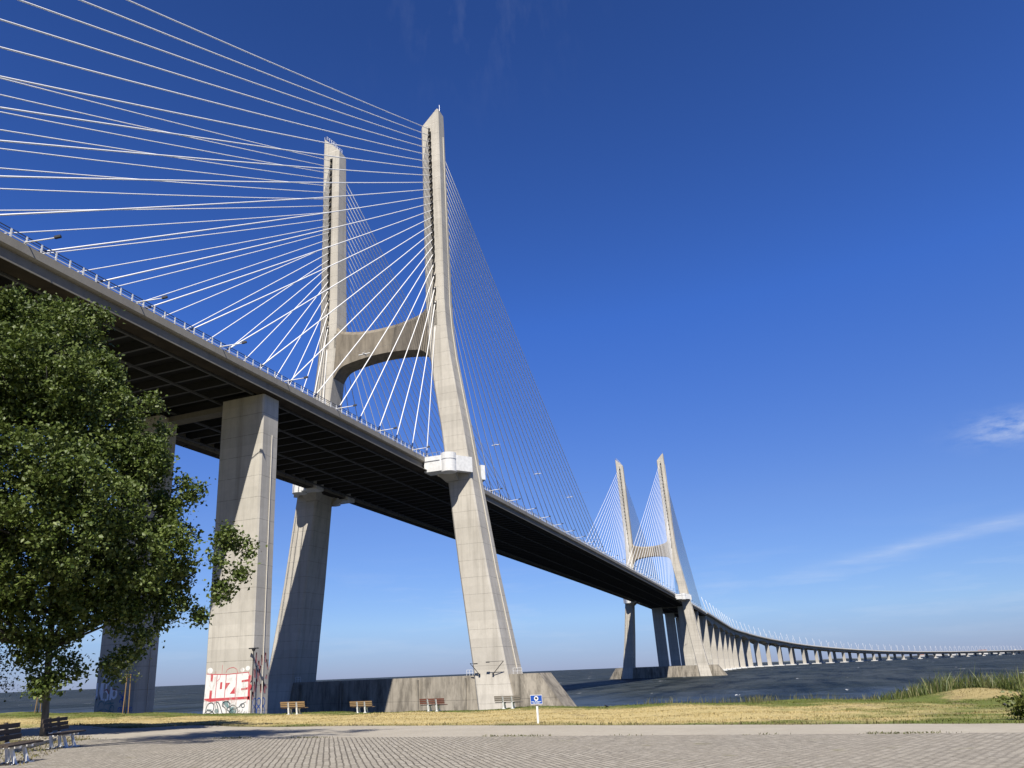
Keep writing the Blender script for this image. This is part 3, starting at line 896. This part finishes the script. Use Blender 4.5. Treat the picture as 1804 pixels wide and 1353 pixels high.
vloft(lambda s: [(-15.0,0),(-15.0,-1.3),(-11.5,-1.75),(13.5,-1.75),(17.0,-1.3),(17.0,0),(16.6,0),(16.6,-.7),(-14.6,-.7),(-14.6,0)], M['cornice'], 'deck_slab')
for y0, y1 in ((-12.0, -4.5), (6.5, 14.0)):
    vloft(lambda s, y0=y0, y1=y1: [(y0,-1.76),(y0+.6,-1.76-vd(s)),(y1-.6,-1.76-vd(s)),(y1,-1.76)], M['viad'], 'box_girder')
vr = vloft(lambda s: [(-14.9,.01),(-14.8,.01),(-14.8,1.0),(-14.9,1.0)], M['white'], 'guard_rail')
vloft(lambda s: [(16.8,.01),(16.9,.01),(16.9,1.0),(16.8,1.0)], M['white'], 'guard_rail')
proto = None
for i, s in enumerate(PIERS):
    x, y, h_ = vpath(s)
    zt = vz(s)-1.8-vd(s)
    e = empty('viaduct_pier', (x, y, 0), -h_)
    lb = 'twin-column viaduct pier in the water, ' + ordinal(i+1) + ' beyond the last stay cables'
    tag(e, lb, 'viaduct pier', 'twin-column piers of the curving viaduct')
    t = min(1.0, max(0.0, (s+230)/900.0))
    hw = 4.2-1.4*t; hx = 2.0-.5*t
    for yc in (-8.25, 10.25):
        mb = MB(); column(mb, -hx, hx, yc-hw, yc+hw, -1, zt, .3); mb.build('column', M['viac'], e)
    mb = MB(); mb.prism([(-4.5,-14.2),(4.5,-14.2),(6,-8),(6,10),(4.5,16.2),(-4.5,16.2),(-6,10),(-6,-8)], -1, 1.5)
    mb.build('footing', M['panelwhite'], e)
# leaning lamp posts on both sides
def make_vlamp():
    e = empty('viaduct_lamp_post', (0, 0, 0))
    mb = MB(); mb.tube([(0, 0, 0), (0, 1.1, 5), (0, 2.3, 10.5), (0, 3.3, 15.2)], [.30, .26, .21, .16], 6); mb.build('post', M['white'], e, smooth=True)
    mb = MB(); mb.loft([[(-.2,3.2,15.0),(.2,3.2,15.0),(.2,3.2,15.25),(-.2,3.2,15.25)],[(-.16,3.9,15.35),(.16,3.9,15.35),(.16,3.9,15.5),(-.16,3.9,15.5)]]); mb.build('lamp_head', M['galv'], e)
    return e
vl0 = None
cnt = {-1: 0, 1: 0}
s = -300.0
ni = 0
while s < 2320:
    ni += 1
    for sg, off in ((-1, -14.3), (1, 16.3)):
        if s < -280 and sg > 0: pass
        x, y, h_ = vpath(s); z = vz(s)
        if vl0 is None: vl0 = make_vlamp(); e = vl0
        else: e = copy_tree(vl0)
        e.location = (x+math.sin(h_)*off, y+math.cos(h_)*off, z-.3)
        e.rotation_euler = (0, 0, -h_ + (math.pi if sg > 0 else 0))
        side_ = 'near' if sg < 0 else 'far'
        tag(e, 'slim white leaning lamp post, ' + ordinal(ni) + ' from the pylons along the viaduct\'s ' + side_ + ' side', 'lamp post', 'leaning lamp posts along the viaduct')
    s += 40.0

# ------------------------------------------------------------------ lamps on the main deck
def make_arm():
    e = empty('deck_lamp', (0, 0, 0))
    mb = MB(); mb.tube([(0, .1, -.1), (0, 0, .25)], .10, 6); mb.tube([(0, 0, .2), (1.2, -2.9, .62)], [.085, .065], 6); mb.build('arm', M['white'], e, smooth=True)
    mb = MB(); mb.bar((1.18, -2.85, .66), (1.42, -3.45, .80), .30, .26); mb.build('lamp_head', M['darkmetal'], e)
    return e
a0 = None
nb = 0
for i in range(44):
    x = -108.0 + 15.56*i
    if x > 610: break
    if abs(x) < 9 or abs(x-X2) < 9: continue
    if a0 is None: a0 = make_arm(); e = a0
    else: e = copy_tree(a0)
    e.location = (x, YN+.25, zd(x)+.1)
    nb += 1
    if x < 0: lb = 'white lamp arm with dark head on the guard rail, ' + ordinal(8-nb) + ' landward of the near pylon'
    elif x < X2: lb = 'white lamp arm on the guard rail, ' + ordinal(nb-7) + ' beyond the near pylon towards the far one'
    else: lb = 'tiny white lamp arm on the guard rail, ' + ordinal(nb-32) + ' beyond the far pylon leg'
    tag(e, lb, 'lamp', 'lamp arms along the deck guard rail')
# lamps hung on cross wires between the two planes of stays
h0 = None
for i, (x, z) in enumerate(((-8.6, 79.6), (84.0, 81.0), (133.2, 81.6), (185.0, 82.0))):
    if h0 is None:
        h0 = empty('hanging_lamp', (0, 0, 0))
        mb = MB(); mb.bar((-.15, -1.5, 0), (-.15, 1.5, 0), .35, .16); mb.bar((-.9, 0, 0), (.9, 0, 0), .3, .14); mb.build('lamp_body', M['white'], h0)
        mb = MB(); mb.tube([(0, 0, .08), (0, 0, .9)], .03, 5); mb.tube([(0, -9, 1.3), (0, 0, .9), (0, 9, 1.3)], .018, 4); mb.build('wire', M['galv'], h0)
        e = h0
    else: e = copy_tree(h0)
    e.location = (x, 1.0, z)
    tag(e, ['white cross-shaped lamp hanging high over the road just below the near crossbeam', 'white cross-shaped hanging lamp closest to the near pylon on its water side',
            'white cross-shaped hanging lamp second beyond the near pylon', 'white cross-shaped hanging lamp third and farthest beyond the near pylon'][i], 'lamp', 'cross-shaped lamps hung above the road')

# vehicles on the viaduct
M['carpaint'] = plain('dark_car_paint', (.02,.025,.03), .25, .5)
M['glass'] = plain('window_glass', (.02,.025,.03), .1, .6)
M['tyre'] = plain('tyre_rubber', (.02,.02,.02), .9, .1)
M['truckwhite'] = plain('truck_white', (.78,.78,.76), .4, .4)
def on_via(e, s, off):
    x, y, h_ = vpath(s); e.location = (x+math.sin(h_)*off, y+math.cos(h_)*off, vz(s)-.7); e.rotation_euler = (0, 0, -h_)
def wheels(e, xs__, w, r_):
    for xx in xs__:
        for yy in (-w, w):
            mb = MB(); mb.tube([(xx, yy-.12, r_), (xx, yy+.12, r_)], r_, 12); mb.build('wheel', M['tyre'], e)
e = empty('box_truck'); on_via(e, 2240, -9); tag(e, 'white box lorry driving on the far end of the viaduct', 'lorry')
mb = MB(); mb.box(-6, 3.2, -1.25, 1.25, 1.0, 4.2); mb.build('cargo_box', M['truckwhite'], e)
mb = MB(); mb.loft([[(3.4,-1.2,.7),(3.4,1.2,.7),(3.4,1.2,3.2),(3.4,-1.2,3.2)],[(5.6,-1.15,.7),(5.6,1.15,.7),(5.3,1.15,2.9),(5.3,-1.15,2.9)]]); mb.build('cab', M['truckwhite'], e)
mb = MB(); mb.box(5.35, 5.62, -1.0, 1.0, 1.8, 2.7); mb.build('windscreen', M['glass'], e); wheels(e, (-4.5, -3.3, 4.3), 1.1, .5)
car0 = None
for sc, lb in ((-190, 'dark car on the deck just beyond the far pylon'), (945, 'dark car half way along the curving viaduct'), (1560, 'small dark car far along the viaduct, near the white town')):
    if car0 is None:
        car0 = e = empty('car')
        mb = MB(); mb.loft([[(-2.1,y,.3),(2.1,y,.3),(2.15,y,.75),(1.0,y*.97,.95),(-2.0,y*.97,1.0)] for y in (-.88, .88)]); mb.build('body', M['carpaint'], e)
        mb = MB(); mb.loft([[(-1.9,y,.98),(1.0,y,.96),(.3,y*.85,1.5),(-1.4,y*.85,1.5)] for y in (-.8, .8)]); mb.build('cabin', M['glass'], e)
        wheels(e, (-1.3, 1.35), .8, .32)
    else: e = copy_tree(car0)
    on_via(e, sc, -11); e.location.z += 1.0 if False else 0.0
    tag(e, lb, 'car', 'dark cars on the viaduct')

# ------------------------------------------------------------------ benches
k = NT('weathered_wood')
gr = k.noise(3.0, 5, .7, k.mp((1, 14, 14)))
M['woodt'] = k.color(k.mix(k.mr(gr, .3, .7), (.30,.20,.10), (.18,.115,.055)), .75, .25)
k = NT('brown_wood'); gr = k.noise(3.0, 5, .7, k.mp((1, 14, 14)))
M['woodb'] = k.color(k.mix(k.mr(gr, .3, .7), (.16,.055,.035), (.09,.030,.022)), .7, .25)
k = NT('grey_wood'); gr = k.noise(3.0, 5, .7, k.mp((1, 14, 14)))
M['woodg'] = k.color(k.mix(k.mr(gr, .3, .7), (.22,.195,.16), (.13,.11,.09)), .8, .2)
k = NT('dark_wood'); gr = k.noise(3.0, 5, .7, k.mp((1, 14, 14)))
M['woodd'] = k.color(k.mix(k.mr(gr, .3, .7), (.085,.065,.05), (.045,.036,.03)), .75, .25)
def make_bench(loc, rz, wood, label, group, w=1.75, sc=1.0, two_tone=False):
    """x = along the bench, sitter faces +y, back towards -y"""
    e = empty('park_bench', loc, rz); e.scale = (sc, sc, sc)
    tag(e, label, 'bench', group)
    mb = MB()
    for q in range(3):
        z = .50 + q*.125; y = -.30 - q*.035
        mb.box(-w/2, w/2, y-.02, y+.02, z, z+.105)
    mb.build('backrest', M[wood], e)
    mb = MB()
    for q in range(4): mb.box(-w/2, w/2, -.22+q*.125, -.22+q*.125+.105, .40, .44)
    mb.build('seat', M[wood], e)
    for sx in (-1, 1):
        x = sx*w*.17
        mb = MB()
        mb.bar((x, -.25, 0), (x, -.33, .45) if two_tone else (x, -.40, .80), .10, .07)
        mb.bar((x, -.27, .37), (x, .27, .37), .07, .05)
        mb.bar((x, .20, 0), (x, .06, .36), .09, .06)
        mb.box(x-.12, x+.12, -.34, -.16, 0, .03); mb.box(x-.12, x+.12, .12, .30, 0, .03)
        lg = mb.build('leg', M['white'], e)
        if two_tone:
            mb = MB(); mb.bar((x, -.33, .45), (x, -.42, .88), .09, .06); mb.build('back_post', M['woodd'], lg)
    mb = MB()
    for sx in (-1, 1):
        for q in range(3):
            mb.box(sx*w*.17-.025, sx*w*.17+.025, -.445-q*.03, -.31-q*.035, .525+q*.125, .575+q*.125)
    mb.build('bolts', M['galv'], e)
    return e
def between(p, q): a, b = gpt(*p), gpt(*q); c = (a+b)/2; c.z = float(terrain(c.x, c.y)); return c
for p, q, wood, lb, rz in (((511.6,1258.5),(525.8,1258.5),'woodt','light brown bench against the shaded part of the pile cap, next to the graffiti column',-1.45),
                       ((631.5,1255.5),(646.5,1255.5),'woodt','light brown bench at the edge of the deck shadow on the pile cap',-1.50),
                       ((757.7,1253),(772,1253),'woodb','dark reddish brown bench in front of the sunlit pile cap',-1.57),
                       ((889,1249),(904.8,1247.5),'woodg','weathered grey bench at the foot of the near pylon leg, beside the blue sign',-1.52)):
    c = between(p, q)
    make_bench(c, rz, wood, lb, 'benches on the grass facing the water', 1.9)
c = gpt(113, 1317); make_bench(c, R(-154), 'woodd', 'dark bench with white legs beside the tree trunk, seen from behind one end', 'dark benches beside the tree', 1.75, 1.0, True)
c = gpt(22, 1346); make_bench(c, R(-154), 'woodd', 'dark bench with white legs on the dirt verge, farther from the tree trunk', 'dark benches beside the tree', 1.75, 1.0, True)

# ------------------------------------------------------------------ blue sign
p = gpt(948.5, 1275)
e = empty('park_sign', p, 0.0); tag(e, 'small blue sign with a white round emblem on a white post in the grass', 'sign')
SH = 1.0
mb = MB(); mb.box(-.03, .03, -.035, .035, -.05, .62); mb.build('post', M['white'], e)
k = NT('sign_blue'); M['signblue'] = k.color((.015,.075,.36), .4, .4)
mb = MB(); mb.box(-.045, -.031, -.235, .235, .69, 1.02); pn = mb.build('panel', M['signblue'], e)
mb = MB()
for (y0, y1, z0_, z1_) in ((-.235,.235,1.003,1.022),(-.235,.235,.688,.705),(-.235,-.224,.705,1.003),(.224,.235,.705,1.003)): mb.box(-.050, -.0455, y0, y1, z0_, z1_)
mb.build('white_border', M['white'], pn)
mb = MB(); mb.loft([[(x, (.085)*math.cos(t*math.pi/12), .895+.085*math.sin(t*math.pi/12)) for t in range(24)] for x in (-.0455, -.050)]); mb.build('emblem_disc', M['white'], pn)
mb = MB()
mb.loft([[(x, y, z) for y, z in ((.04,.875),(.05,.92),(.015,.945),(-.035,.93),(-.05,.885),(-.015,.86))] for x in (-.0505, -.054)]); mb.build('emblem_mark', M['darkmetal'], pn)
mb = MB()
for q, (a, b) in enumerate(((-.19,-.02),(.0,.06),(.09,.20))): mb.box(-.050, -.0455, a, b, .765, .79)
for q, (a, b) in enumerate(((-.12,.02),(.05,.13))): mb.box(-.050, -.0455, a, b, .725, .745)
mb.build('text_lines', G['pale'], pn)

# ------------------------------------------------------------------ birds
k = NT('crow_feathers'); M['crow'] = k.color((.012,.012,.015), .5, .4)
def make_bird(loc, rz, label):
    mb = MB()
    body = [(-.26,.10,.015),(-.16,.13,.05),(-.05,.17,.085),(.06,.21,.08),(.12,.26,.05),(.15,.30,.048),(.18,.31,.035),(.22,.305,.012),(.26,.30,.003)]
    mb.loft([[(x, r_*math.cos(2*math.pi*k_/10), z+r_*math.sin(2*math.pi*k_/10)) for k_ in range(10)] for x, z, r_ in body])
    mb.loft([[(-.26,-.04,.09),(-.26,.04,.09),(-.26,.04,.11),(-.26,-.04,.11)],[(-.40,-.055,.06),(-.40,.055,.06),(-.40,.055,.07),(-.40,-.055,.07)]])
    for sy in (-1, 1): mb.tube([(0, sy*.03, .12), (.01, sy*.035, .05), (0, sy*.035, 0)], .008, 5); mb.tube([(0, sy*.035, .004), (.05, sy*.035, .004)], .007, 5)
    o_ = mb.build('crow', M['crow'], smooth=True); o_.location = loc; o_.rotation_euler = (0, 0, rz)
    o_.scale = (.62, .62, .62); tag(o_, label, 'bird', 'black birds on the grass')
make_bird(gpt(1068.5, 1247.5), 2.2, 'black bird standing on the dry grass near the blue sign')
make_bird(gpt(1770, 1246), 1.0, 'black bird on the green grass by the reeds')

# ------------------------------------------------------------------ foliage
def leaf_mat(name, cols, transl=.25):
    k = NT(name)
    g = k.n('ShaderNodeNewGeometry')
    rp = k.n('ShaderNodeValToRGB'); k.L(g.outputs['Random Per Island'], rp.inputs[0])
    el_ = rp.color_ramp.elements
    el_[0].color = (*cols[0], 1); el_[1].color = (*cols[-1], 1)
    for i, c in enumerate(cols[1:-1]):
        e_ = el_.new((i+1)/(len(cols)-1)); e_.color = (*c, 1)
    big = k.noise(.55, 3)
    c = k.mix(k.mr(big, .35, .7, 0, .4), rp.outputs[0], cols[0])
    k.color(c, .5, .35)
    tr = k.n('ShaderNodeBsdfTranslucent'); k.L(c, tr.inputs['Color'])
    mx = k.n('ShaderNodeMixShader'); mx.inputs[0].default_value = transl
    k.L(k.b.outputs[0], mx.inputs[1]); k.L(tr.outputs[0], mx.inputs[2]); k.L(mx.outputs[0], k.out.inputs['Surface'])
    return k.m
M['leaf'] = leaf_mat('broad_leaves', [(.042,.068,.011),(.078,.113,.019),(.112,.152,.029),(.19,.23,.07)])
M['leaf2'] = leaf_mat('small_dark_leaves', [(.03,.045,.014),(.05,.07,.02),(.08,.10,.035)])
M['leaf3'] = leaf_mat('yellow_green_leaves', [(.07,.09,.015),(.11,.13,.03),(.16,.17,.04)])
k = NT('bark'); M['bark'] = k.color(k.mix(k.mr(k.noise(6, 5, .7, k.mp((1,1,.2))), .3, .7), (.14,.135,.125), (.065,.062,.057)), .9, .15)
k.bump(k.noise(8, 5, .7, k.mp((1,1,.2))), .6, .03)

def leaves(name, centers, per, spread, size, mat, parent, flat_=.55, origin=(0, 0, 0)):
    """one crown mesh: a folded rhombus for every leaf"""
    C = np.repeat(np.asarray(centers, float), per, axis=0)
    n = len(C)
    P = C + rng.normal(0, 1, (n, 3))*np.asarray(spread)
    nrm = rng.normal(0, 1, (n, 3)); nrm[:, 2] += flat_*1.2; nrm[:, 0] -= .35
    nrm /= np.linalg.norm(nrm, axis=1)[:, None]
    t = rng.normal(0, 1, (n, 3)); t -= (t*nrm).sum(1)[:, None]*nrm; t /= np.linalg.norm(t, axis=1)[:, None]
    b = np.cross(nrm, t)
    L_ = size*rng.uniform(.5, 1.45, n)[:, None]; Wd = L_*rng.uniform(.6, .85, n)[:, None]
    v0 = P - t*L_*.5; v1 = P + b*Wd*.5 + nrm*L_*.10; v2 = P + t*L_*.5 - nrm*L_*.08; v3 = P - b*Wd*.5 + nrm*L_*.10
    V = np.stack([v0, v1, v2, v3], 1).reshape(-1, 3) - np.asarray(origin)
    q = np.arange(n)*4
    F = np.concatenate([np.stack([q, q+1, q+2], 1), np.stack([q, q+2, q+3], 1)])
    return raw_mesh(name, V, F, 3, mat, parent)

def inside(poly, x, y):
    c = False; j = len(poly)-1
    for i in range(len(poly)):
        xi, yi = poly[i]; xj, yj = poly[j]
        if (yi > y) != (yj > y) and x < (xj-xi)*(y-yi)/(yj-yi)+xi: c = not c
        j = i
    return c
def edge_d(poly, x, y):
    best = 1e9
    for i in range(len(poly)):
        ax, ay = poly[i]; bx, by = poly[(i+1) % len(poly)]
        dx, dy = bx-ax, by-ay; t = max(0, min(1, ((x-ax)*dx+(y-ay)*dy)/(dx*dx+dy*dy+1e-9)))
        best = min(best, math.hypot(x-ax-dx*t, y-ay-dy*t))
    return best

tb = gpt(77, 1297)
tree = empty('broadleaf_tree', tb); tag(tree, 'big leafy green tree with a slim grey trunk, beside the two dark benches', 'tree')
DT = math.hypot(tb.x-CAM.x, tb.y-CAM.y)
def at_dist(u, v, d):
    r_ = ray(u, v); s_ = d/math.hypot(r_.x, r_.y); return CAM + r_*s_
crown = [(-340,960),(-330,700),(-190,540),(-60,520),(0,548),(18,508),(50,530),(90,538),(150,552),(190,578),(196,640),(238,690),(246,748),(286,772),(290,820),(300,868),(318,900),(332,925),(350,950),(348,1005),(325,1045),(300,1072),(262,1085),
         (250,1128),(205,1140),(170,1100),(140,1100),(120,1150),(92,1186),(62,1180),(30,1140),(8,1075),(-50,1090),(-120,1130),(-220,1120)]
lobes = []
tries = 0
while len(lobes) < 150 and tries < 60000:
    tries += 1
    u, v = random.uniform(-335, 380), random.uniform(505, 1200)
    if not inside(crown, u, v): continue
    dd = edge_d(crown, u, v)
    rpx = min(60, max(20, dd*.95))
    if dd < 13: continue
    p_px = (u, v)
    if any(math.hypot(u-a, v-b) < .66*min(rpx, c) for a, b, c, _ in lobes): continue
    depth = DT + random.uniform(-1, 1)*min(4.0, dd*.03) - 1.0
    lobes.append((u, v, rpx, depth))
cent = []; limb_ends = []
for u, v, rpx, depth in lobes:
    c = at_dist(u, v, depth); r_m = rpx*(c-CAM).length/FPX*1.02
    limb_ends.append(c)
    n = int(18*(r_m/1.3)**2*(.5 if v > 1070 else 1.0))+5
    for _ in range(n):
        d = Vector((random.gauss(0,1), random.gauss(0,1), random.gauss(0,1)*.9)).normalized()
        cent.append(c + d*r_m*random.uniform(.62, 1.0))
# hanging twigs and spur sprays at the edge of the crown
sprays = [(18,518,9),(28,530,8),(330,850,11),(338,872,10),(318,880,10),(348,862,8),(405,940,12),(420,958,13),(436,966,9),(398,962,12),(380,985,12),(385,950,12),(428,1008,8),(420,1016,8),(395,1040,10),(380,1052,9),(388,1030,9),(345,1080,9),(352,1088,7),(322,1062,10),(300,1088,10),(282,1100,8),
          (240,1150,9),(215,1160,10),(195,1172,9),(200,1190,8),(245,1118,12),(260,1120,9),(125,1168,9),(135,1180,8),(90,1205,10),(76,1212,9),(98,1190,11),(60,1200,9),(185,560,10),(205,668,9),(268,705,9),(272,715,8),(285,760,10),(292,812,10),(160,545,8),(125,540,9),(85,528,8)]
for u, v, r_ in sprays:
    c = at_dist(u, v, DT-1.2+random.uniform(-.6,.6))
    for _ in range(int(1+r_*.30)):
        cent.append(c + Vector((random.gauss(0,1), random.gauss(0,1), random.gauss(0,1)))*r_*.45*DT/FPX)
leaves('crown', [tuple(c) for c in cent], 56, (.23,.23,.20), .175, M['leaf'], tree, origin=tuple(tb))
mb = MB()
base = Vector((0, 0, -.2))
t1 = at_dist(82, 1210, DT)-tb; t2 = at_dist(92, 1080, DT)-tb; t3 = at_dist(110, 880, DT-.5)-tb; t4 = at_dist(70, 640, DT-.8)-tb
mb.tube([base, t1*.5+Vector((.02,0,0)), t1, t2, t3, t4], [.165, .15, .145, .13, .09, .04], 10)
mb.build('trunk', M['bark'], tree, smooth=True)
mb = MB()
spine = [t1, t1.lerp(t2, .5), t2, t2.lerp(t3, .5), t3, t3.lerp(t4, .5)]
for c in limb_ends:
    e_ = c - tb
    j = min(range(6), key=lambda i: (spine[i]-e_).length + max(0, spine[i].z-e_.z+1.0)*2)
    a = spine[j]; mid_ = a.lerp(e_, .5)+Vector((random.uniform(-.3,.3), random.uniform(-.3,.3), random.uniform(-.2,.4)))
    mb.tube([a, mid_, e_], [.065, .045, .015], 5)
mb.build('limbs', M['bark'], tree, smooth=True)

# tall tree standing beside the camera: only its shade on the path and grass is seen
tp = Vector((-152.5, -62.5, float(terrain(-152.5, -62.5))))
ta = empty('tall_tree', tp); tag(ta, 'tall tree beside the viewer whose high canopy shades the path', 'tree')
cent = []
for q in range(26):
    c = Vector((-148.2+random.gauss(0,1.3), -67.0+random.gauss(0,1.5), 27.0+random.uniform(0, 4.5)))
    for _ in range(26): cent.append(tuple(c+Vector((random.gauss(0,.6), random.gauss(0,.6), random.gauss(0,.4)))))
leaves('crown', cent, 12, (.27,.27,.22), .22, M['leaf'], ta, origin=tuple(tp))
mb = MB(); mb.tube([(0,0,-.2),(.1,-.2,8),(.6,-.9,16),(2.6,-2.8,22.5)], [.32,.26,.2,.08], 8)
for q in range(8): mb.tube([(1.2,-1.4,18.5),(3.0+random.uniform(-1,1),-3.2+random.uniform(-1,1),21.5),(4.3+random.uniform(-2,2),-4.5+random.uniform(-2,2),23.5)], [.1,.06,.02], 5)
mb.build('trunk', M['bark'], ta, smooth=True)

# small-leaved tree entering at the left edge
lb_ = Vector((-131.5, -43.5, float(terrain(-131.5, -43.5))))
t_ = empty('small_leaved_tree', lb_); tag(t_, 'dark small-leaved tree with drooping twigs, just behind the big leafy tree', 'tree')
dl = math.hypot(lb_.x-CAM.x, lb_.y-CAM.y)
cent = []; twigs = MB()
for _ in range(150):
    u = random.uniform(-170, 26); v = random.uniform(1030, 1215)
    if u > 30 - max(0, (1120-v))*.18 or (u > -5 and random.random() < .35): continue
    cent.append(tuple(at_dist(u, v, dl+random.uniform(-2, 2))))
for _ in range(120):
    cent.append(tuple(lb_ + Vector((random.gauss(0,2.0), random.gauss(0,2.0), random.uniform(3.0, 9.0)))))
leaves('crown', cent, 34, (.30,.30,.25), .11, M['leaf2'], t_, origin=tuple(lb_))
twigs.tube([(0,0,-.2),(0.1,0,2),(0,.1,5),(.1,0,8)], [.16,.13,.10,.04], 8)
for c in cent[::3]:
    e_ = Vector(c)-lb_; z = max(2.0, min(7.5, e_.z-1.0)); twigs.tube([(0, .03, z), Vector((0,.03,z)).lerp(e_, .5)+Vector((0,0,.3)), e_], [.04,.025,.008], 4)
twigs.build('trunk', M['bark'], t_, smooth=True)

# staked saplings on the grass bank
for (u, v, top, lb) in ((221,1258,1165,'young staked tree in front of the far graffiti column, drooping yellow green leaves'), (66,1256,1208,'young staked tree on the bank behind the big trunk, stakes only showing')):
    p = gpt(u, v); d = math.hypot(p.x-CAM.x, p.y-CAM.y)
    e = empty('staked_sapling', p); tag(e, lb, 'sapling', 'young staked trees on the grass bank')
    tp = at_dist(u+1, top, d)-p
    mb = MB(); mb.tube([(0, 0, -.1), tp*.55, tp], [.06, .045, .02], 6); mb.build('trunk', M['bark'], e, smooth=True)
    for sx in (-.34, .30):
        mb = MB(); mb.tube([(sx*.6, -sx*.4, -.1), (sx*.38, -sx*.25, min(3.4, tp.z*.75))], .045, 6); mb.build('stake', M['woodt'], e)
    cc = []
    for _ in range(16 if top < 1200 else 9):
        cc.append(tuple(p + tp*random.uniform(.72, 1.15) + Vector((random.gauss(0,.5), random.gauss(0,.5), random.gauss(0,.35)))))
    leaves('crown', cc, 40, (.24,.24,.22), .15, M['leaf3'] if top < 1200 else M['leaf'], e, origin=tuple(p))

# reeds and shrub at the right
def blades(name, pts, hts, wd, lean, mat):
    n = len(pts); P = np.asarray(pts, float); H = np.asarray(hts, float)[:, None]
    a = rng.uniform(0, 2*math.pi, n); dr = np.stack([np.cos(a), np.sin(a), np.zeros(n)], 1)
    a2 = rng.uniform(0, 2*math.pi, n); ln = np.stack([np.cos(a2), np.sin(a2), np.zeros(n)], 1)*(lean*rng.uniform(.2, 1.4, n)[:, None])*H
    ln[:, 1] -= .10*H[:, 0]
    w = wd*rng.uniform(.6, 1.3, n)[:, None]
    upv = np.array([0, 0, 1.0])
    v0 = P - dr*w*.5; v1 = P + dr*w*.5
    v2 = P + ln*.35 + upv*H*.58 + dr*w*.42; v3 = P + ln*.35 + upv*H*.58 - dr*w*.42
    v4 = P + ln + upv*H*.98
    V = np.stack([v0, v1, v2, v3, v4], 1).reshape(-1, 3)
    q = np.arange(n)*5
    F = np.concatenate([np.stack([q, q+1, q+2], 1), np.stack([q, q+2, q+3], 1), np.stack([q+3, q+2, q+4], 1)])
    return raw_mesh(name, V, F, 3, mat)
M['reed'] = leaf_mat('reed_blades', [(.06,.085,.022),(.095,.125,.03),(.15,.17,.05),(.28,.24,.12)], .2)
rp_ = []; rh = []
for _ in range(22000):
    x = random.uniform(-101.5, -92); y = random.uniform(-112, -84.0)
    tpr = min(1.0, max(0, (-84.0-y)/4.0))          # the stand tapers towards its left end
    if random.random() > .12+.88*tpr: continue
    if (x+103)**2/12+(y+88.6)**2/7 < 1.0: continue
    rp_.append((x, y, float(terrain(x, y))-.05)); rh.append((.45+.95*tpr)*random.uniform(.45, 1.1)*(1.3 if random.random() < .05 else 1.0))
tag(blades('reeds', rp_, rh, .042, .42, M['reed']), 'stand of tall green reeds on the bank beside the dry knoll', 'reeds', kind='stuff')
p = gpt(1815, 1268); e = empty('leafy_shrub', p); tag(e, 'low bright green leafy shrub beside the path, near the reeds', 'shrub')
cc = [tuple(p + Vector((random.gauss(0,.3), random.gauss(0,.3)-.1, abs(random.gauss(0,.33))+.12))) for _ in range(46)]
leaves('foliage', cc, 30, (.10,.10,.09), .10, M['leaf3'], e, origin=tuple(p))
mb = MB()
for q in range(7): mb.tube([(0,-.2,-.1),(random.uniform(-.4,.4),-.2+random.uniform(-.4,.4),.8)], [.02,.008], 4)
mb.build('stem', M['bark'], e)
# dry weed stalks along the crest
wp = []; wh = []
for _ in range(420):
    y = random.uniform(-86, -70); x = random.uniform(-101, -97.5); wp.append((x, y, float(terrain(x, y))-.03)); wh.append(random.uniform(.15, .55))
for _ in range(160):
    y = random.gauss(-77.2, .5); x = random.uniform(-101, -98); wp.append((x, y, float(terrain(x, y))-.03)); wh.append(random.uniform(.3, .6))
M['weed'] = leaf_mat('weed_blades', [(.10,.11,.04),(.2,.18,.09),(.07,.09,.03)], .15)
tag(blades('weeds', wp, wh, .03, .35, M['weed']), 'thin scattered weeds along the crest of the bank', 'weeds', kind='stuff')

# grass blades share the ground's colour pattern (both meshes sit at the world origin)
n = 190000
gyr = -12 - 92*rng.uniform(0, 1, n); gx0 = px_at(gyr); gxr = gx0 - .12 + (-97.0-gx0)*rng.uniform(0, 1, n)
keep = np.ones(n, bool)
gp = np.stack([gxr, gyr, terrain(gxr, gyr)-.01], 1)[keep]
gh = rng.uniform(.02, .075, len(gp))*(1+.8*np.exp(-((gp[:, 0]-px_at(gp[:, 1]))/.5)**2))*(.6+.8*np.clip(np.sin(gp[:, 0]*1.7)*np.sin(gp[:, 1]*1.3)+.4, 0, 1))
tag(blades('grass', gp, gh, .028, .7, M['ground']), 'dry yellow and green grass between the path and the water', 'grass', kind='stuff')
n = 16000
gxr = rng.uniform(-141.5, cxm+1.8, n); gyr = rng.uniform(-64, -36, n)
ok = gyr > yl + sl*(gxr-cxm) + .15
gp = np.stack([gxr, gyr, terrain(gxr, gyr)-.01], 1)[ok]
tag(blades('lawn_grass', gp, rng.uniform(.03, .10, len(gp)), .03, .5, M['ground']), 'patchy grass around the dark benches and the tree trunk', 'grass', kind='stuff')
# weeds in the joints at the edge of the setts
n = 5000
gyr = rng.uniform(-100, -55, n); gxr = cx_at(gyr) + rng.normal(-.05, .13, n)
kp = (np.sin(gyr*1.9)+np.sin(gyr*.7+2)+rng.normal(0, .5, n)) > .9
gp = np.stack([gxr, gyr, terrain(gxr, gyr)], 1)[kp]
tag(blades('joint_weeds', gp, rng.uniform(.02, .07, len(gp)), .025, .6, M['weed']), 'low weeds growing along the edge of the cobbles', 'weeds', kind='stuff')
# kerb in the bench bed
ka, kb = gpt(10, 1330), gpt(96, 1306)
mb = MB(); mb.bar((ka.x, ka.y, ka.z+.05), (kb.x, kb.y, kb.z+.05), .12, .14)
tag(mb.build('kerb', M['path']), 'thin concrete kerb between the trunk bed and the benches', 'kerb')
